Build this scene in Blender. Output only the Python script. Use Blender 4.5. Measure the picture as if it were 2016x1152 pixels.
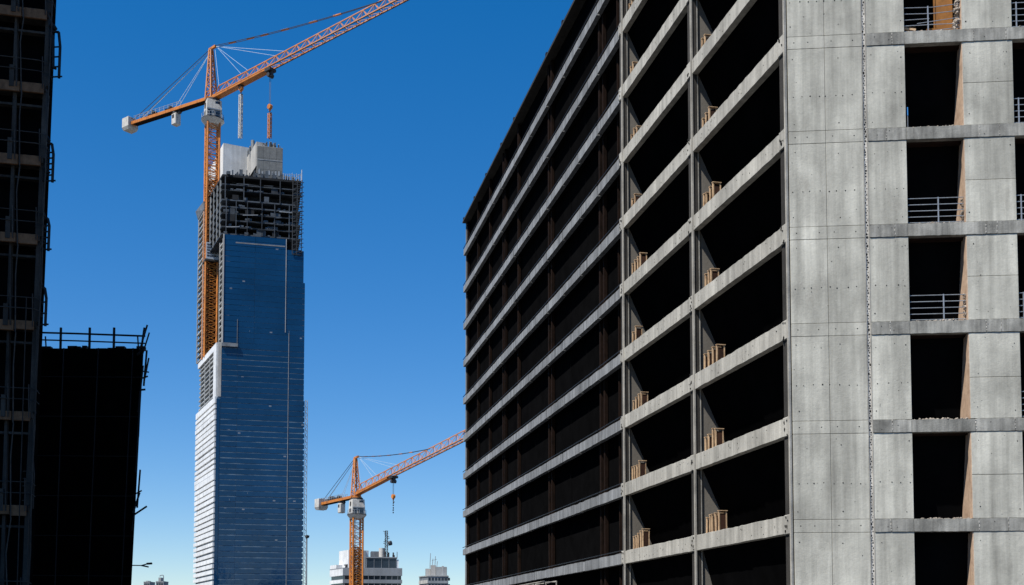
import bpy, bmesh, math, random
from mathutils import Vector
R = math.radians
random.seed(7)
scn = bpy.context.scene
for o in list(bpy.data.objects):
    bpy.data.objects.remove(o)

# ------------------------------------------------------------------ camera, sky, sun, exposure
CAMZ = 1.7                                   # eye height over the street
cam_d = bpy.data.cameras.new('camera')
cam = bpy.data.objects.new('camera', cam_d)
scn.collection.objects.link(cam)
cam.location = (0, 0, CAMZ)
cam.rotation_euler = (R(90 + 3.2), 0, 0)
cam_d.sensor_width = 36
cam_d.sensor_fit = 'HORIZONTAL'
cam_d.lens = 36 * 2200 / 2016
cam_d.shift_y = 0.2698                       # rise of the lens keeps the uprights upright
cam_d.clip_end = 20000
scn.camera = cam

SUN = Vector((-.49, -.42, 1.0)).normalized()  # towards the sun: behind and left, high
world = bpy.data.worlds.new('World')
scn.world = world
world.use_nodes = True
wn, wl = world.node_tree.nodes, world.node_tree.links
wn.clear()
sky = wn.new('ShaderNodeTexSky')
sky.sky_type = 'NISHITA'
sky.sun_disc = False
sky.sun_elevation = math.asin(SUN.z)
sky.sun_rotation = math.atan2(SUN.x, SUN.y)
sky.altitude = 300
sky.air_density = 1.0
sky.dust_density = 0.0
sky.ozone_density = 6.5
bg = wn.new('ShaderNodeBackground')
bg.inputs['Strength'].default_value = 0.112
wo = wn.new('ShaderNodeOutputWorld')
grade = wn.new('ShaderNodeHueSaturation')        # deep polarised blue, over the whole dome alike
grade.inputs['Saturation'].default_value = 1.315
grade.inputs['Hue'].default_value = 0.508
wl.new(sky.outputs[0], grade.inputs['Color'])
gam = wn.new('ShaderNodeGamma')
gam.inputs['Gamma'].default_value = 0.86
wl.new(grade.outputs[0], gam.inputs['Color'])
wl.new(gam.outputs[0], bg.inputs['Color'])
wl.new(bg.outputs[0], wo.inputs['Surface'])

sun_d = bpy.data.lights.new('sun', 'SUN')
sun_d.energy = 5.0
sun_d.angle = R(0.5)
sun_d.color = (1.0, .95, .87)
sun = bpy.data.objects.new('sun', sun_d)
scn.collection.objects.link(sun)
sun.rotation_euler = (-SUN).to_track_quat('-Z', 'Y').to_euler()
sun.location = (-30, -30, 90)

vs = scn.view_settings
vs.view_transform = 'Standard'
vs.look = 'None'
vs.exposure = 0.6
vs.gamma = 1.0
vs.use_curve_mapping = False
scn.render.engine = 'CYCLES'
scn.cycles.max_bounces = 5
scn.cycles.diffuse_bounces = 3


# ------------------------------------------------------------------ helpers
class NT:
    """small wrapper to write node materials in few lines"""
    def __init__(s, name):
        s.m = bpy.data.materials.new(name)
        s.m.use_nodes = True
        s.n, s.l = s.m.node_tree.nodes, s.m.node_tree.links
        s.b = s.n['Principled BSDF']
        s.pos = s.n.new('ShaderNodeNewGeometry').outputs['Position']

    def put(s, sock, v):
        if hasattr(v, 'is_linked'):
            s.l.new(v, sock)
        else:
            sock.default_value = v

    def math(s, op, a, b=0.0, c=0.0):
        n = s.n.new('ShaderNodeMath')
        n.operation = op
        for i, v in enumerate((a, b, c)):
            s.put(n.inputs[i], v)
        return n.outputs[0]

    def mapping(s, scale, rz=0.0):
        n = s.n.new('ShaderNodeMapping')
        s.l.new(s.pos, n.inputs['Vector'])
        n.inputs['Scale'].default_value = scale
        n.inputs['Rotation'].default_value = (0, 0, rz)
        return n.outputs[0]

    def noise(s, scale=(1, 1, 1), detail=4.0, rough=.55, lo=.3, hi=.7, a=0.0, b=1.0):
        n = s.n.new('ShaderNodeTexNoise')
        s.l.new(s.mapping(scale), n.inputs['Vector'])
        n.inputs['Scale'].default_value = 1.0
        n.inputs['Detail'].default_value = detail
        n.inputs['Roughness'].default_value = rough
        r = s.n.new('ShaderNodeMapRange')
        s.l.new(n.outputs[0], r.inputs['Value'])
        for k, v in zip(('From Min', 'From Max', 'To Min', 'To Max'), (lo, hi, a, b)):
            r.inputs[k].default_value = v
        return r.outputs[0]

    def rand(s, a, b):
        n = s.n.new('ShaderNodeObjectInfo')
        r = s.n.new('ShaderNodeMapRange')
        s.l.new(n.outputs['Random'], r.inputs['Value'])
        r.inputs['To Min'].default_value = a
        r.inputs['To Max'].default_value = b
        return r.outputs[0]

    def mix(s, fac, a, b):
        n = s.n.new('ShaderNodeMix')
        n.data_type = 'RGBA'
        s.put(n.inputs['Factor'], fac)
        for i, v in ((6, a), (7, b)):
            if not hasattr(v, 'is_linked') and len(v) == 3:
                v = (*v, 1)
            s.put(n.inputs[i], v)
        return n.outputs[2]

    def scale_col(s, col, f):
        n = s.n.new('ShaderNodeVectorMath')
        n.operation = 'SCALE'
        if hasattr(col, 'is_linked'):
            s.l.new(col, n.inputs[0])
        else:
            n.inputs[0].default_value = col[:3]
        s.put(n.inputs['Scale'], f)
        return n.outputs[0]

    def done(s, col, rough=.8, spec=.3, metal=0.0, bump=None, bdist=.02, bstr=.5):
        s.put(s.b.inputs['Base Color'], col if hasattr(col, 'is_linked') else (*col[:3], 1))
        s.put(s.b.inputs['Roughness'], rough)
        s.put(s.b.inputs['Specular IOR Level'], spec)
        s.put(s.b.inputs['Metallic'], metal)
        if bump is not None:
            n = s.n.new('ShaderNodeBump')
            n.inputs['Strength'].default_value = bstr
            n.inputs['Distance'].default_value = bdist
            s.l.new(bump, n.inputs['Height'])
            s.l.new(n.outputs[0], s.b.inputs['Normal'])
        return s.m


def concrete(name, col, streak=.25, blotch=.25, rnd=.06, fine=.12, rough=.85, stain=(.16, .14, .12), stainamt=.35, k=1.0):
    t = NT(name)
    f1 = t.noise((.55 * k, .55 * k, .45 * k), 5, .6, .3, .7, 1 - blotch, 1 + blotch * .55)
    f2 = t.noise((3.2 * k, 3.2 * k, .16 * k), 4, .6, .35, .7, 1 + streak * .35, 1 - streak)
    f3 = t.noise((14 * k, 14 * k, 14 * k), 4, .7, .25, .75, 1 - fine, 1 + fine)
    f4 = t.noise((1.7 * k, 1.7 * k, 1.2 * k), 6, .7, .3, .7, .93, 1.07)
    f = t.math('MULTIPLY', t.math('MULTIPLY', t.math('MULTIPLY', f1, f2), t.math('MULTIPLY', f3, f4)), t.rand(1 - rnd, 1 + rnd))
    c = t.scale_col(col, f)
    st = t.noise((1.1 * k, 1.1 * k, .5 * k), 8, .75, .58, .78, 0, stainamt)
    c = t.mix(st, c, stain)
    pits = t.noise((26 * k, 26 * k, 26 * k), 2, .5, .71, .76, 0, .5)
    c = t.mix(pits, c, tuple(x * .35 for x in col))
    h = t.noise((9 * k, 9 * k, 9 * k), 5, .65, .2, .8, 0, 1)
    return t.done(c, rough, .25, 0, h, .012, .5)


def plain(name, col, rough=.6, spec=.4, metal=0.0, var=.2, k=2.0, rnd=.08, bump=0):
    t = NT(name)
    f = t.math('MULTIPLY', t.noise((k, k, k), 6, .65, .3, .7, 1 - var, 1 + var * .6), t.rand(1 - rnd, 1 + rnd))
    h = t.noise((k * 6, k * 6, k * 6), 3, .6, .2, .8, 0, 1) if bump else None
    return t.done(t.scale_col(col, f), rough, spec, metal, h, bump or .01, .5)


def weathered(name, col, rust, amt=.4, k=.5, rough=.5, spec=.4, rnd=.05):
    t = NT(name)
    f = t.math('MULTIPLY', t.noise((k * 4, k * 4, k * 4), 5, .6, .3, .7, .8, 1.12), t.rand(1 - rnd, 1 + rnd))
    c = t.scale_col(col, f)
    c = t.mix(t.noise((k * 1.6, k * 1.6, k * .8), 7, .7, .48, .68, 0, amt), c, rust)
    return t.done(c, rough, spec)


M = {}
M['conc'] = concrete('smooth_concrete', (.43, .42, .368), .3, .34, .08, .06, stainamt=.5)
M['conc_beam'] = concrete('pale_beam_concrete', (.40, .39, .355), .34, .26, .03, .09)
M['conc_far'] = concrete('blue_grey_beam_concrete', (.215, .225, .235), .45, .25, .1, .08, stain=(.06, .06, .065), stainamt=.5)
M['conc_dark'] = concrete('damp_dark_concrete', (.285, .28, .255), .35, .55, .12, .08, stain=(.4, .39, .36), stainamt=.6, k=1.8)
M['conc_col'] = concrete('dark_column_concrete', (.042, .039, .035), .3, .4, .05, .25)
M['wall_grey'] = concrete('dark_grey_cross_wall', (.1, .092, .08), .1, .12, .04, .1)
M['edge'] = concrete('pale_edge_strip', (.36, .345, .31), .25, .4, .04, .15, k=2)
M['mortar'] = concrete('pale_mortar', (.5, .48, .44), .1, .4, .05, .3, k=3)
M['shade_sheet'] = plain('interior_shade_black', (.004, .004, .0043), 1.0, .0, 0, .3, .8)  # near-black colour stands in for the shade of the interiors
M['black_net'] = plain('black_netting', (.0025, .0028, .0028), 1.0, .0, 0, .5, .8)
M['soffit'] = plain('shade_dark_soffit', (.008, .007, .0065), 1.0, .0, 0, .4, .8)  # concrete undersides coloured near-black to stand for their shade
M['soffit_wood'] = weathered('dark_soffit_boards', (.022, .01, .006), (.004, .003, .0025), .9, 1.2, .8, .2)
M['rust'] = weathered('rusty_dark_steel', (.013, .0075, .0055), (.003, .0025, .002), .8, 1.2, .9, .05, .35)
M['hole'] = plain('dark_hole', (.02, .02, .02), .9, .1)
M['ply'] = weathered('plywood', (.5, .36, .26), (.24, .14, .09), .6, 1.5, .7, .25)
M['ply_orange'] = weathered('orange_board', (.26, .11, .025), (.1, .045, .015), .5, 1.0, .7, .25)
M['tan'] = weathered('tan_timber', (.52, .36, .22), (.14, .07, .035), .75, 4.0, .7, .2, .15)
M['darkwood'] = weathered('dark_brown_panel', (.05, .022, .013), (.008, .006, .005), .7, 3.0, .7, .2, .3)
M['steel'] = plain('galvanised_steel', (.34, .35, .36), .45, .5, .55, .25, 5)
M['black_steel'] = plain('black_steel', (.012, .012, .013), .6, .3, 0, .3, 4)
M['tube'] = plain('dull_scaffold_tube', (.055, .05, .046), .7, .2, .1, .4, 4, .3)
M['rubble'] = concrete('rubble', (.34, .29, .24), .1, .4, .2, .3, k=3)
M['orange'] = weathered('orange_crane_paint', (.48, .16, .02), (.14, .042, .011), .75, .35, .5, .4)
M['rust_orange'] = weathered('rusted_orange_paint', (.25, .08, .015), (.05, .02, .01), .8, .5, .6, .3)
M['pale_orange'] = weathered('faded_orange_paint', (.48, .18, .05), (.22, .07, .022), .65, .35, .55, .4)
M['pale_jib'] = weathered('bleached_jib_paint', (.47, .21, .1), (.22, .08, .035), .6, .4, .55, .4)
M['cream'] = weathered('cream_crane_paint', (.5, .48, .44), (.2, .16, .12), .6, .5, .5, .4)
M['white'] = weathered('white_panel', (.66, .66, .65), (.36, .36, .35), .5, .12, .5, .4)
M['dark'] = plain('dark_machinery', (.03, .03, .033), .6, .4, .2, .4, 1)
M['cable'] = plain('steel_cable', (.10, .11, .13), .5, .5, .4, .2, 1)
M['cable_pale'] = plain('pale_cable', (.42, .5, .58), .5, .4, .1, .2, 1)
M['tower_conc'] = concrete('tower_concrete', (.38, .37, .35), .3, .3, .05, .1, k=.15)
M['core_pale'] = concrete('pale_core_concrete', (.55, .55, .54), .25, .3, .05, .1, k=.15)
M['tower_slab'] = concrete('tower_slab_edge', (.3, .31, .31), .2, .35, .25, .15, k=.2)
M['tower_steel'] = plain('tower_grey_steel', (.2, .215, .23), .6, .4, .2, .5, .4, .3)
M['tower_dark'] = plain('tower_dark_core', (.012, .014, .017), .8, .2, 0, .5, .3)
t = NT('blue_spandrel')
M['spandrel_blue'] = t.done(t.mix(t.noise((.16, .16, .4), 4, .7, .38, .62, 0, 1), (.014, .05, .1), (.1, .15, .2)), .5, .3)
M['bare_steel'] = plain('bare_floor_steel', (.042, .052, .064), .6, .35, .2, .6, .5, .6)
M['dark_window'] = plain('dark_window', (.015, .022, .032), .12, .6, 0, .3, .3, .4)


def glass_mat():
    t = NT('blue_curtain_glass')
    br = t.n.new('ShaderNodeTexWhiteNoise')
    v = t.n.new('ShaderNodeVectorMath')
    v.operation = 'FLOOR'
    t.l.new(t.mapping((1 / 1.1, 1 / 1.9, 1 / .62)), v.inputs[0])
    t.l.new(v.outputs[0], br.inputs['Vector'])
    r = t.n.new('ShaderNodeMapRange')
    t.l.new(br.outputs['Value'], r.inputs['Value'])
    r.inputs['To Min'].default_value = .93
    r.inputs['To Max'].default_value = 1.07
    big = t.noise((.05, .05, .03), 3, .5, .3, .7, .82, 1.15)
    c = t.scale_col((.003, .03, .082), t.math('MULTIPLY', t.math('MULTIPLY', r.outputs[0], big), t.rand(.9, 1.1)))
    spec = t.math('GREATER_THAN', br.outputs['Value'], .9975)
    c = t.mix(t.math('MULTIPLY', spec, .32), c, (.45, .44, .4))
    wav = t.noise((.25, .25, .18), 2, .5, .2, .8, 0, 1)
    return t.done(c, .07, .5, 0, wav, .1, .25)


M['glass'] = glass_mat()


class Fr:
    """a plan frame: origin, direction along the face, direction into the building"""
    def __init__(s, o, d, n=None):
        s.o = Vector((o[0], o[1], 0))
        s.d = Vector((d[0], d[1], 0)).normalized()
        s.n = Vector((n[0], n[1], 0)).normalized() if n else Vector((-s.d.y, s.d.x, 0))

    def p(s, u, n, z):
        return s.o + s.d * u + s.n * n + Vector((0, 0, z + CAMZ))      # heights are given over the eye


class MB:
    def __init__(s):
        s.v, s.f = [], []

    def hexa(s, p):
        i = len(s.v)
        s.v += [Vector(q) for q in p]
        for a in ((0, 1, 2, 3), (7, 6, 5, 4), (0, 4, 5, 1), (1, 5, 6, 2), (2, 6, 7, 3), (3, 7, 4, 0)):
            s.f.append(tuple(i + k for k in a))
        return s

    def box(s, fr, u0, u1, n0, n1, z0, z1):
        return s.hexa([fr.p(u0, n0, z0), fr.p(u1, n0, z0), fr.p(u1, n1, z0), fr.p(u0, n1, z0),
                       fr.p(u0, n0, z1), fr.p(u1, n0, z1), fr.p(u1, n1, z1), fr.p(u0, n1, z1)])

    def rough(s, fr, u0, u1, n0, n1, z0, z1, seg, jit, rgn):
        """a cast beam whose long edges wander a little"""
        i = len(s.v)
        for q in range(seg + 1):
            u = u0 + (u1 - u0) * q / seg
            chip = jit * 2.2 if rgn.random() < .12 else 0
            s.v += [fr.p(u, n0 + rgn.uniform(-jit, jit) * .5, z0 + rgn.uniform(-jit, jit)), fr.p(u, n1, z0),
                    fr.p(u, n1, z1), fr.p(u, n0 + rgn.uniform(-jit, jit) * .5, z1 + rgn.uniform(-jit, jit) - chip)]
        for q in range(seg):
            a, b = i + q * 4, i + q * 4 + 4
            for k in range(4):
                j = (k + 1) % 4
                s.f.append((a + k, a + j, b + j, b + k))
        s.f.append((i, i + 1, i + 2, i + 3))
        e = i + seg * 4
        s.f.append((e + 3, e + 2, e + 1, e))
        return s

    def prism(s, pts, z0, z1, top=None):
        n = len(pts)
        i = len(s.v)
        top = top or pts
        s.v += [Vector((p[0], p[1], z0 + CAMZ)) for p in pts] + [Vector((p[0], p[1], z1 + CAMZ)) for p in top]
        s.f.append(tuple(range(i + n - 1, i - 1, -1)))
        s.f.append(tuple(range(i + n, i + 2 * n)))
        for k in range(n):
            j = (k + 1) % n
            s.f.append((i + k, i + j, i + n + j, i + n + k))
        return s

    def bar(s, a, b, w, h=None, n=4, taper=1.0):
        a, b = Vector(a), Vector(b)
        h = h or w
        d = (b - a).normalized()
        up = Vector((0, 0, 1)) if abs(d.z) < .95 else Vector((.3, 1, 0)).normalized()
        x = d.cross(up).normalized()
        y = x.cross(d)
        i = len(s.v)
        for q, k in ((a, 1.0), (b, taper)):
            for j in range(n):
                t = 2 * math.pi * (j + .5) / n
                m = math.sqrt(2) if n == 4 else 1.0
                s.v.append(q + (x * math.cos(t) * w + y * math.sin(t) * h) * .5 * m * k)
        s.f.append(tuple(range(i, i + n)))
        s.f.append(tuple(range(i + 2 * n - 1, i + n - 1, -1)))
        for j in range(n):
            k = (j + 1) % n
            s.f.append((i + j, i + n + j, i + n + k, i + k))
        return s

    def path(s, pts, w, n=6):
        for a, b in zip(pts, pts[1:]):
            s.bar(a, b, w, None, n)
        return s

    def lump(s, c, r, seed):
        rg = random.Random(seed)
        bm = bmesh.new()
        bmesh.ops.create_icosphere(bm, subdivisions=1, radius=1)
        i = len(s.v)
        for v in bm.verts:
            k = rg.uniform(.7, 1.15)
            s.v.append(Vector(c) + Vector((v.co.x * r[0], v.co.y * r[1], v.co.z * r[2])) * k)
        bm.verts.index_update()
        for f in bm.faces:
            s.f.append(tuple(i + v.index for v in f.verts))
        bm.free()
        return s

    def mesh(s, name, off=Vector()):
        me = bpy.data.meshes.new(name)
        me.from_pydata([v - off for v in s.v], [], s.f)
        bm = bmesh.new()
        bm.from_mesh(me)
        bmesh.ops.recalc_face_normals(bm, faces=bm.faces)
        bm.to_mesh(me)
        bm.free()
        return me

    def build(s, name, mat, parent=None, bevel=0.0, smooth=False):
        off = Vector()
        q = parent
        while q:
            off = off + Vector(q.location)
            q = q.parent
        if not s.v:
            return None
        loc = Vector()
        if parent is None:
            xs = [v.x for v in s.v]; ys = [v.y for v in s.v]; zs = [v.z for v in s.v]
            loc = Vector(((min(xs) + max(xs)) / 2, (min(ys) + max(ys)) / 2, min(zs)))
        me = s.mesh(name, off + loc)
        me.materials.append(M[mat] if isinstance(mat, str) else mat)
        if smooth:
            for p in me.polygons:
                p.use_smooth = True
        o = bpy.data.objects.new(name, me)
        o.location = loc
        scn.collection.objects.link(o)
        o.parent = parent
        if bevel:
            b = o.modifiers.new('bevel', 'BEVEL')
            b.width = bevel
            b.segments = 1
        return o


def tag(o, label, cat, group=None, kind=None):
    o['label'] = label
    o['category'] = cat
    if group:
        o['group'] = group
    if kind:
        o['kind'] = kind
    return o


def thing(name, loc, label, cat, group=None):
    o = bpy.data.objects.new(name, None)
    o.location = loc
    scn.collection.objects.link(o)
    return tag(o, label, cat, group)


def struct(o):
    o['kind'] = 'structure'
    return o


def stuff(o):
    o['kind'] = 'stuff'
    return o


def copy_tree(o, loc, label, group=None):
    c = o.copy()
    scn.collection.objects.link(c)
    c.location = loc
    c['label'] = label
    if group:
        c['group'] = group
    for ch in o.children:
        d = ch.copy()
        scn.collection.objects.link(d)
        d.parent = c
        for g in ch.children:
            e = g.copy()
            scn.collection.objects.link(e)
            e.parent = d
    return c


WORLD = Fr((0, 0), (1, 0))

# ------------------------------------------------------------------ ground
t = NT('street_ground')
M['ground'] = t.done(t.scale_col((.11, .107, .1), t.noise((.4, .4, .4), 8, .7, .3, .7, .7, 1.2)), .9, .2)
struct(MB().prism([(-6000, -3000), (6000, -3000), (6000, 9000), (-6000, 9000)], -2.2, -1.7).build('ground', 'ground'))

# ------------------------------------------------------------------ the concrete frame building on the right
AC = (10.51, 41.7)
L = Fr(AC, (-.2226, .9749), (.9749, .2226))          # long open side
Q = Fr(AC, (math.cos(R(5)), -math.sin(R(5))))        # walled end towards the camera
STO, B0, NK = 3.72, 3.68, 10
BAND = .70
def Bk(k): return B0 + STO * k
ROOF = 40.55
A = thing('concrete_frame_building', (*AC, 0), 'unfinished grey concrete frame building with open dark storeys, filling the right side', 'building')
NEAR = [0.0, 9.7, 19.8]
FAR = [19.8, 24.4, 32.2, 36.5, 46.8, 51.6, 58.0, 63.5, 69.0]
GZ = -1.7
rg = random.Random(3)
foot = [L.p(.3, .35, 0), Q.p(18.0, .35, 0), Q.p(18.0, 22, 0), L.p(68.8, 18, 0), L.p(68.8, .35, 0)]
for k in range(NK):
    z = Bk(k)
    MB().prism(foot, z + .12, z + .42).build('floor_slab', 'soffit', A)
    for a, b in zip(NEAR, NEAR[1:]):
        MB().rough(L, a + .3, b - .3 if b < 15 else b - .12, 0, .30, z, z + BAND, 30, .011, rg).build('spandrel_beam', 'conc_beam', A, .012)
    mb = MB()
    for q in range(26):
        u = rg.uniform(.8, 19.3)
        c_ = L.p(u, -.002, z + rg.choice((.2, .36, .5)) + rg.uniform(-.06, .06))
        mb.lump(c_, (.012, .03, rg.uniform(.02, .045)), rg.random())
    stuff(mb.build('tie_holes', 'hole', A))
    for a, b in zip(FAR, FAR[1:]):
        j = rg.uniform(-.012, .012)
        m = (a + b) / 2 + rg.uniform(-.3, .3)
        cuts = [a, m, b] if b - a > 6 else [a, b]
        for p, q in zip(cuts, cuts[1:]):
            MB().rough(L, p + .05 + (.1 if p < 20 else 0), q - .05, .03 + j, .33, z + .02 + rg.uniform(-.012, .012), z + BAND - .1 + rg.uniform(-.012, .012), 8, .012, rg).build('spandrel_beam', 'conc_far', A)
        MB().bar(L.p(a + .05, .02, z + BAND + .05), L.p(b - .05, .02, z + BAND + .05), .05).build('edge_rail', 'black_steel', A)
# far bays: black sheets added for interior shade, rusty steel columns behind the beams
for k in range(-1, NK):
    z0 = Bk(k) + BAND if k >= 0 else GZ
    z1 = Bk(k + 1) if k < NK - 1 else ROOF
    for i, (a, b) in enumerate(zip(FAR, FAR[1:])):
        d = .62 + rg.uniform(0, .05)
        MB().box(L, a + .02, b - .02, d, d + .04, z0 - .25, z1 + .15).build('shade_sheet', 'shade_sheet', A)
for i, u in enumerate(FAR[1:]):
    if i == 1:
        continue
    for du, w in ((-.12, .2), (.62, .26)) if i in (0, 2, 4) else ((-.12, .22),):
        u0 = min(u + du, 68.6)
        MB().box(L, u0, u0 + w, .38, .6, GZ, ROOF - .02).build('steel_column', 'rust', A, .01)
MB().box(L, 21.6, 21.72, .4, .55, GZ, ROOF - .05).build('steel_column', 'rust', A)
# near columns: dark shaft, pale fins, cross walls, black sheets added for the shade behind
for k in range(-1, NK):
    z0 = Bk(k) + BAND if k >= 0 else GZ
    z1 = Bk(k + 1) if k < NK - 1 else ROOF
    for u in NEAR:
        if u > 0:
            w0 = L.p(u - .14, .26, 0)
            XW = Fr(w0[:2], Q.d[:2], Q.n[:2])
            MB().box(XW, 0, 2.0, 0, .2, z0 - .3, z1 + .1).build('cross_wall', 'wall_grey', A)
    for a, b in zip(NEAR, NEAR[1:]):
        for j in range(2):
            p, q = a + (b - a) * j / 2, a + (b - a) * (j + 1) / 2
            na, nb_ = .34 + .02 * j, 1.68 + .03 * j          # added sheets slope along the slab's shadow line, black for shade
            pp, qq = p - .05, q - .02
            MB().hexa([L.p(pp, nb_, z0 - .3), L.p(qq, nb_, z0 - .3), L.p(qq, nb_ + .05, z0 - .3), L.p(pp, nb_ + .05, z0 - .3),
                       L.p(pp, na, z1 + .1), L.p(qq, na, z1 + .1), L.p(qq, na + .05, z1 + .1), L.p(pp, na + .05, z1 + .1)]).build('shade_sheet', 'shade_sheet', A)
for u in NEAR:
    e = .0 if u else .33
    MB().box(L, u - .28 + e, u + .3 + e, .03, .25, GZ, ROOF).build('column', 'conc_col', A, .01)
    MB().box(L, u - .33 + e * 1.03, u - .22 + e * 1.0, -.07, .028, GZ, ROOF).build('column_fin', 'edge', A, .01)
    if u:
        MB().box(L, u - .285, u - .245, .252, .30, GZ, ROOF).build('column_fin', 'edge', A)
    for k in range(NK):
        MB().box(L, u - .21 + e, u + .3 + e, -.04, .026, Bk(k) - .03, Bk(k) + BAND + .02).build('bearing_block', 'conc_beam', A, .03)
        mb = MB()
        for i in range(5):
            mb.lump(L.p(u + e + rg.uniform(-.1, .2), -.05, Bk(k) + rg.uniform(-.02, BAND + .05)), (.03, .05, rg.uniform(.03, .09)), rg.random())
        stuff(mb.build('chipped_pockets', 'hole', A))
# roof edge
MB().prism([L.p(0, -.05, 0), Q.p(18, -.05, 0), Q.p(18, 22, 0), L.p(69.2, 18, 0), L.p(69.2, -.05, 0)], ROOF, ROOF + .14).build('roof_slab', 'conc_col', A)
for u in FAR + NEAR[1:2]:
    MB().box(L, u - .15, u + .12, .0, .25, ROOF + .142, ROOF + .5).build('roof_post', 'black_steel', A)
MB().bar(L.p(0, .02, ROOF + .25), L.p(69, .02, ROOF + .25), .05).build('roof_rail', 'black_steel', A)
MB().hexa([L.p(69, .3, GZ), L.p(69, 18, GZ), L.p(69.2, 18, GZ), L.p(69.2, .3, GZ), L.p(69, .3, ROOF - .01), L.p(69, 18, ROOF - .01), L.p(69.2, 18, ROOF - .01), L.p(69.2, .3, ROOF - .01)]).build('rear_wall', 'conc_far', A)

# walled end: panels, joint strip, openings
RB = .49
COLS = [(.06, 1.435), (1.447, 2.825), (3.005, 4.43)]
C3 = (6.56, 8.39)
C4 = (10.5, 12.4)
C5 = (14.5, 18.0)
OPEN = [(4.43, 6.56), (8.39, 10.5), (12.4, 14.5)]
def lens_panel(a, b, z0, z1, n0=0.0):
    return MB().box(Q, a, b, n0, n0 + .25, z0, z1).build('wall_panel', 'conc', A, .008)
def holes(spots):
    mb = MB()
    for t_, z_, r_ in spots:
        mb.bar(Q.p(t_, -.006, z_), Q.p(t_, .05, z_), r_ * 2.3, None, 7)
    return stuff(mb.build('tie_holes', 'hole', A))
for k in range(-1, NK):
    z0 = Bk(k) + RB if k >= 0 else GZ
    z1 = Bk(k + 1) if k < NK - 1 else ROOF
    g = .007
    for a, b in COLS:
        lens_panel(a, b, z0 + g, z1 - g, rg.uniform(-.003, .003))
    zm = z0 + (z1 - z0) * rg.uniform(.46, .52)
    for a, b in (C3, C4, C5):
        lens_panel(a, b, z0 + g, zm - g, rg.uniform(-.004, .004))
        lens_panel(a, b, zm + g, z1 - g, rg.uniform(-.004, .004))
    sp = []
    zr = z0 + (z1 - z0) * .42
    for i in range(8):
        sp.append((.22 + i * .32 + rg.uniform(-.06, .06), zr + rg.uniform(-.03, .03), rg.uniform(.014, .026)))
    for t_ in (3.2, 3.62, 4.02, 4.3):
        sp.append((t_ + rg.uniform(-.05, .05), zr + .02 + rg.uniform(-.03, .03), rg.uniform(.014, .022)))
    for t_ in (.25, 1.9, 3.2, 4.25, 6.75, 8.2):
        for zz in (z0 + .35, z1 - .4):
            if rg.random() < .8:
                sp.append((t_ + rg.uniform(-.08, .08), zz + rg.uniform(-.1, .1), rg.uniform(.012, .024)))
    for i in range(16):
        t_ = rg.choice((rg.uniform(.1, 2.7), rg.uniform(3.1, 4.4), rg.uniform(6.6, 8.3)))
        sp.append((t_, rg.uniform(z0 + .1, z1 - .1), rg.uniform(.006, .015)))
    holes(sp)
    if k >= 0:
        z = Bk(k)
        for a, b in COLS[:2]:
            MB().box(Q, a, b, -.004, .25, z + g, z + RB - g).build('band_panel', 'conc', A, .006)
        cuts = [3.005, 3.78 + rg.uniform(-.2, .2), 4.42, 6.9 + rg.uniform(-.2, .4), 7.9 + rg.uniform(-.3, .5), 10.6, 12.6, 14.6, 18.0]
        for a, b in zip(cuts, cuts[1:]):
            MB().rough(Q, a + .006, b - .006, -.028 + rg.uniform(-.004, .004), .25, z + g, z + RB - g, max(3, int((b - a) / .13)), .007, rg).build('floor_band', 'conc_dark', A, .006)
        holes([(.3, z + .25, .022), (.95 + rg.uniform(-.2, .2), z + .25, .02), (1.7, z + .26, .02), (2.5, z + .25, .022)])
        mb = MB()
        for t_ in (3.35, 3.95, 7.3):
            mb.lump(Q.p(t_ + rg.uniform(-.15, .15), -.03, z + rg.uniform(.12, .38)), (.02, .008, .022), rg.random())
        stuff(mb.build('tie_holes', 'hole', A))
        mb = MB()
        for t_ in (cuts[1], cuts[3], cuts[4]):
            zz = z + rg.uniform(.02, .1)
            while zz < z + RB - .08:
                h_ = rg.uniform(.05, .14)
                mb.lump(Q.p(t_ + rg.uniform(-.015, .015), -.028, zz + h_ / 2), (.016, .012, h_ / 2), rg.random())
                zz += h_ + rg.uniform(0, .05)
        stuff(mb.build('mortar_smears', 'mortar', A))
    # joint strip with its rough infill
    MB().box(Q, 2.83, 3.0, .03, .25, z0 - RB, z1 - .002).build('joint_backing', 'mortar', A)
    for e0, e1 in ((2.827, 2.853), (2.975, 3.003)):
        MB().box(Q, e0, e1, -.01, .028, z0 - RB + .002, z1 - .002).build('joint_edge', 'edge', A)
    mb, mh = MB(), MB()
    zz, sd = z0 - RB + .03, 1
    while zz < z1 - .05:
        big = rg.random() < (.5 if zz < z0 + .1 else .12)
        r_ = rg.uniform(.034, .046) if big else rg.uniform(.018, .03)
        mh.lump(Q.p(2.914 + sd * rg.uniform(.0, .03), .028, zz), (r_, .012, r_ * rg.uniform(.9, 1.6)), rg.random())
        if rg.random() < .3:
            mb.lump(Q.p(2.915 - sd * rg.uniform(.02, .05), .03, zz + rg.uniform(-.02, .02)), (.03, .015, .03), rg.random())
        sd = -sd
        zz += rg.uniform(.075, .13)
    stuff(mb.build('stone_infill', 'mortar', A))
    stuff(mh.build('joint_pockets', 'hole', A))
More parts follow.
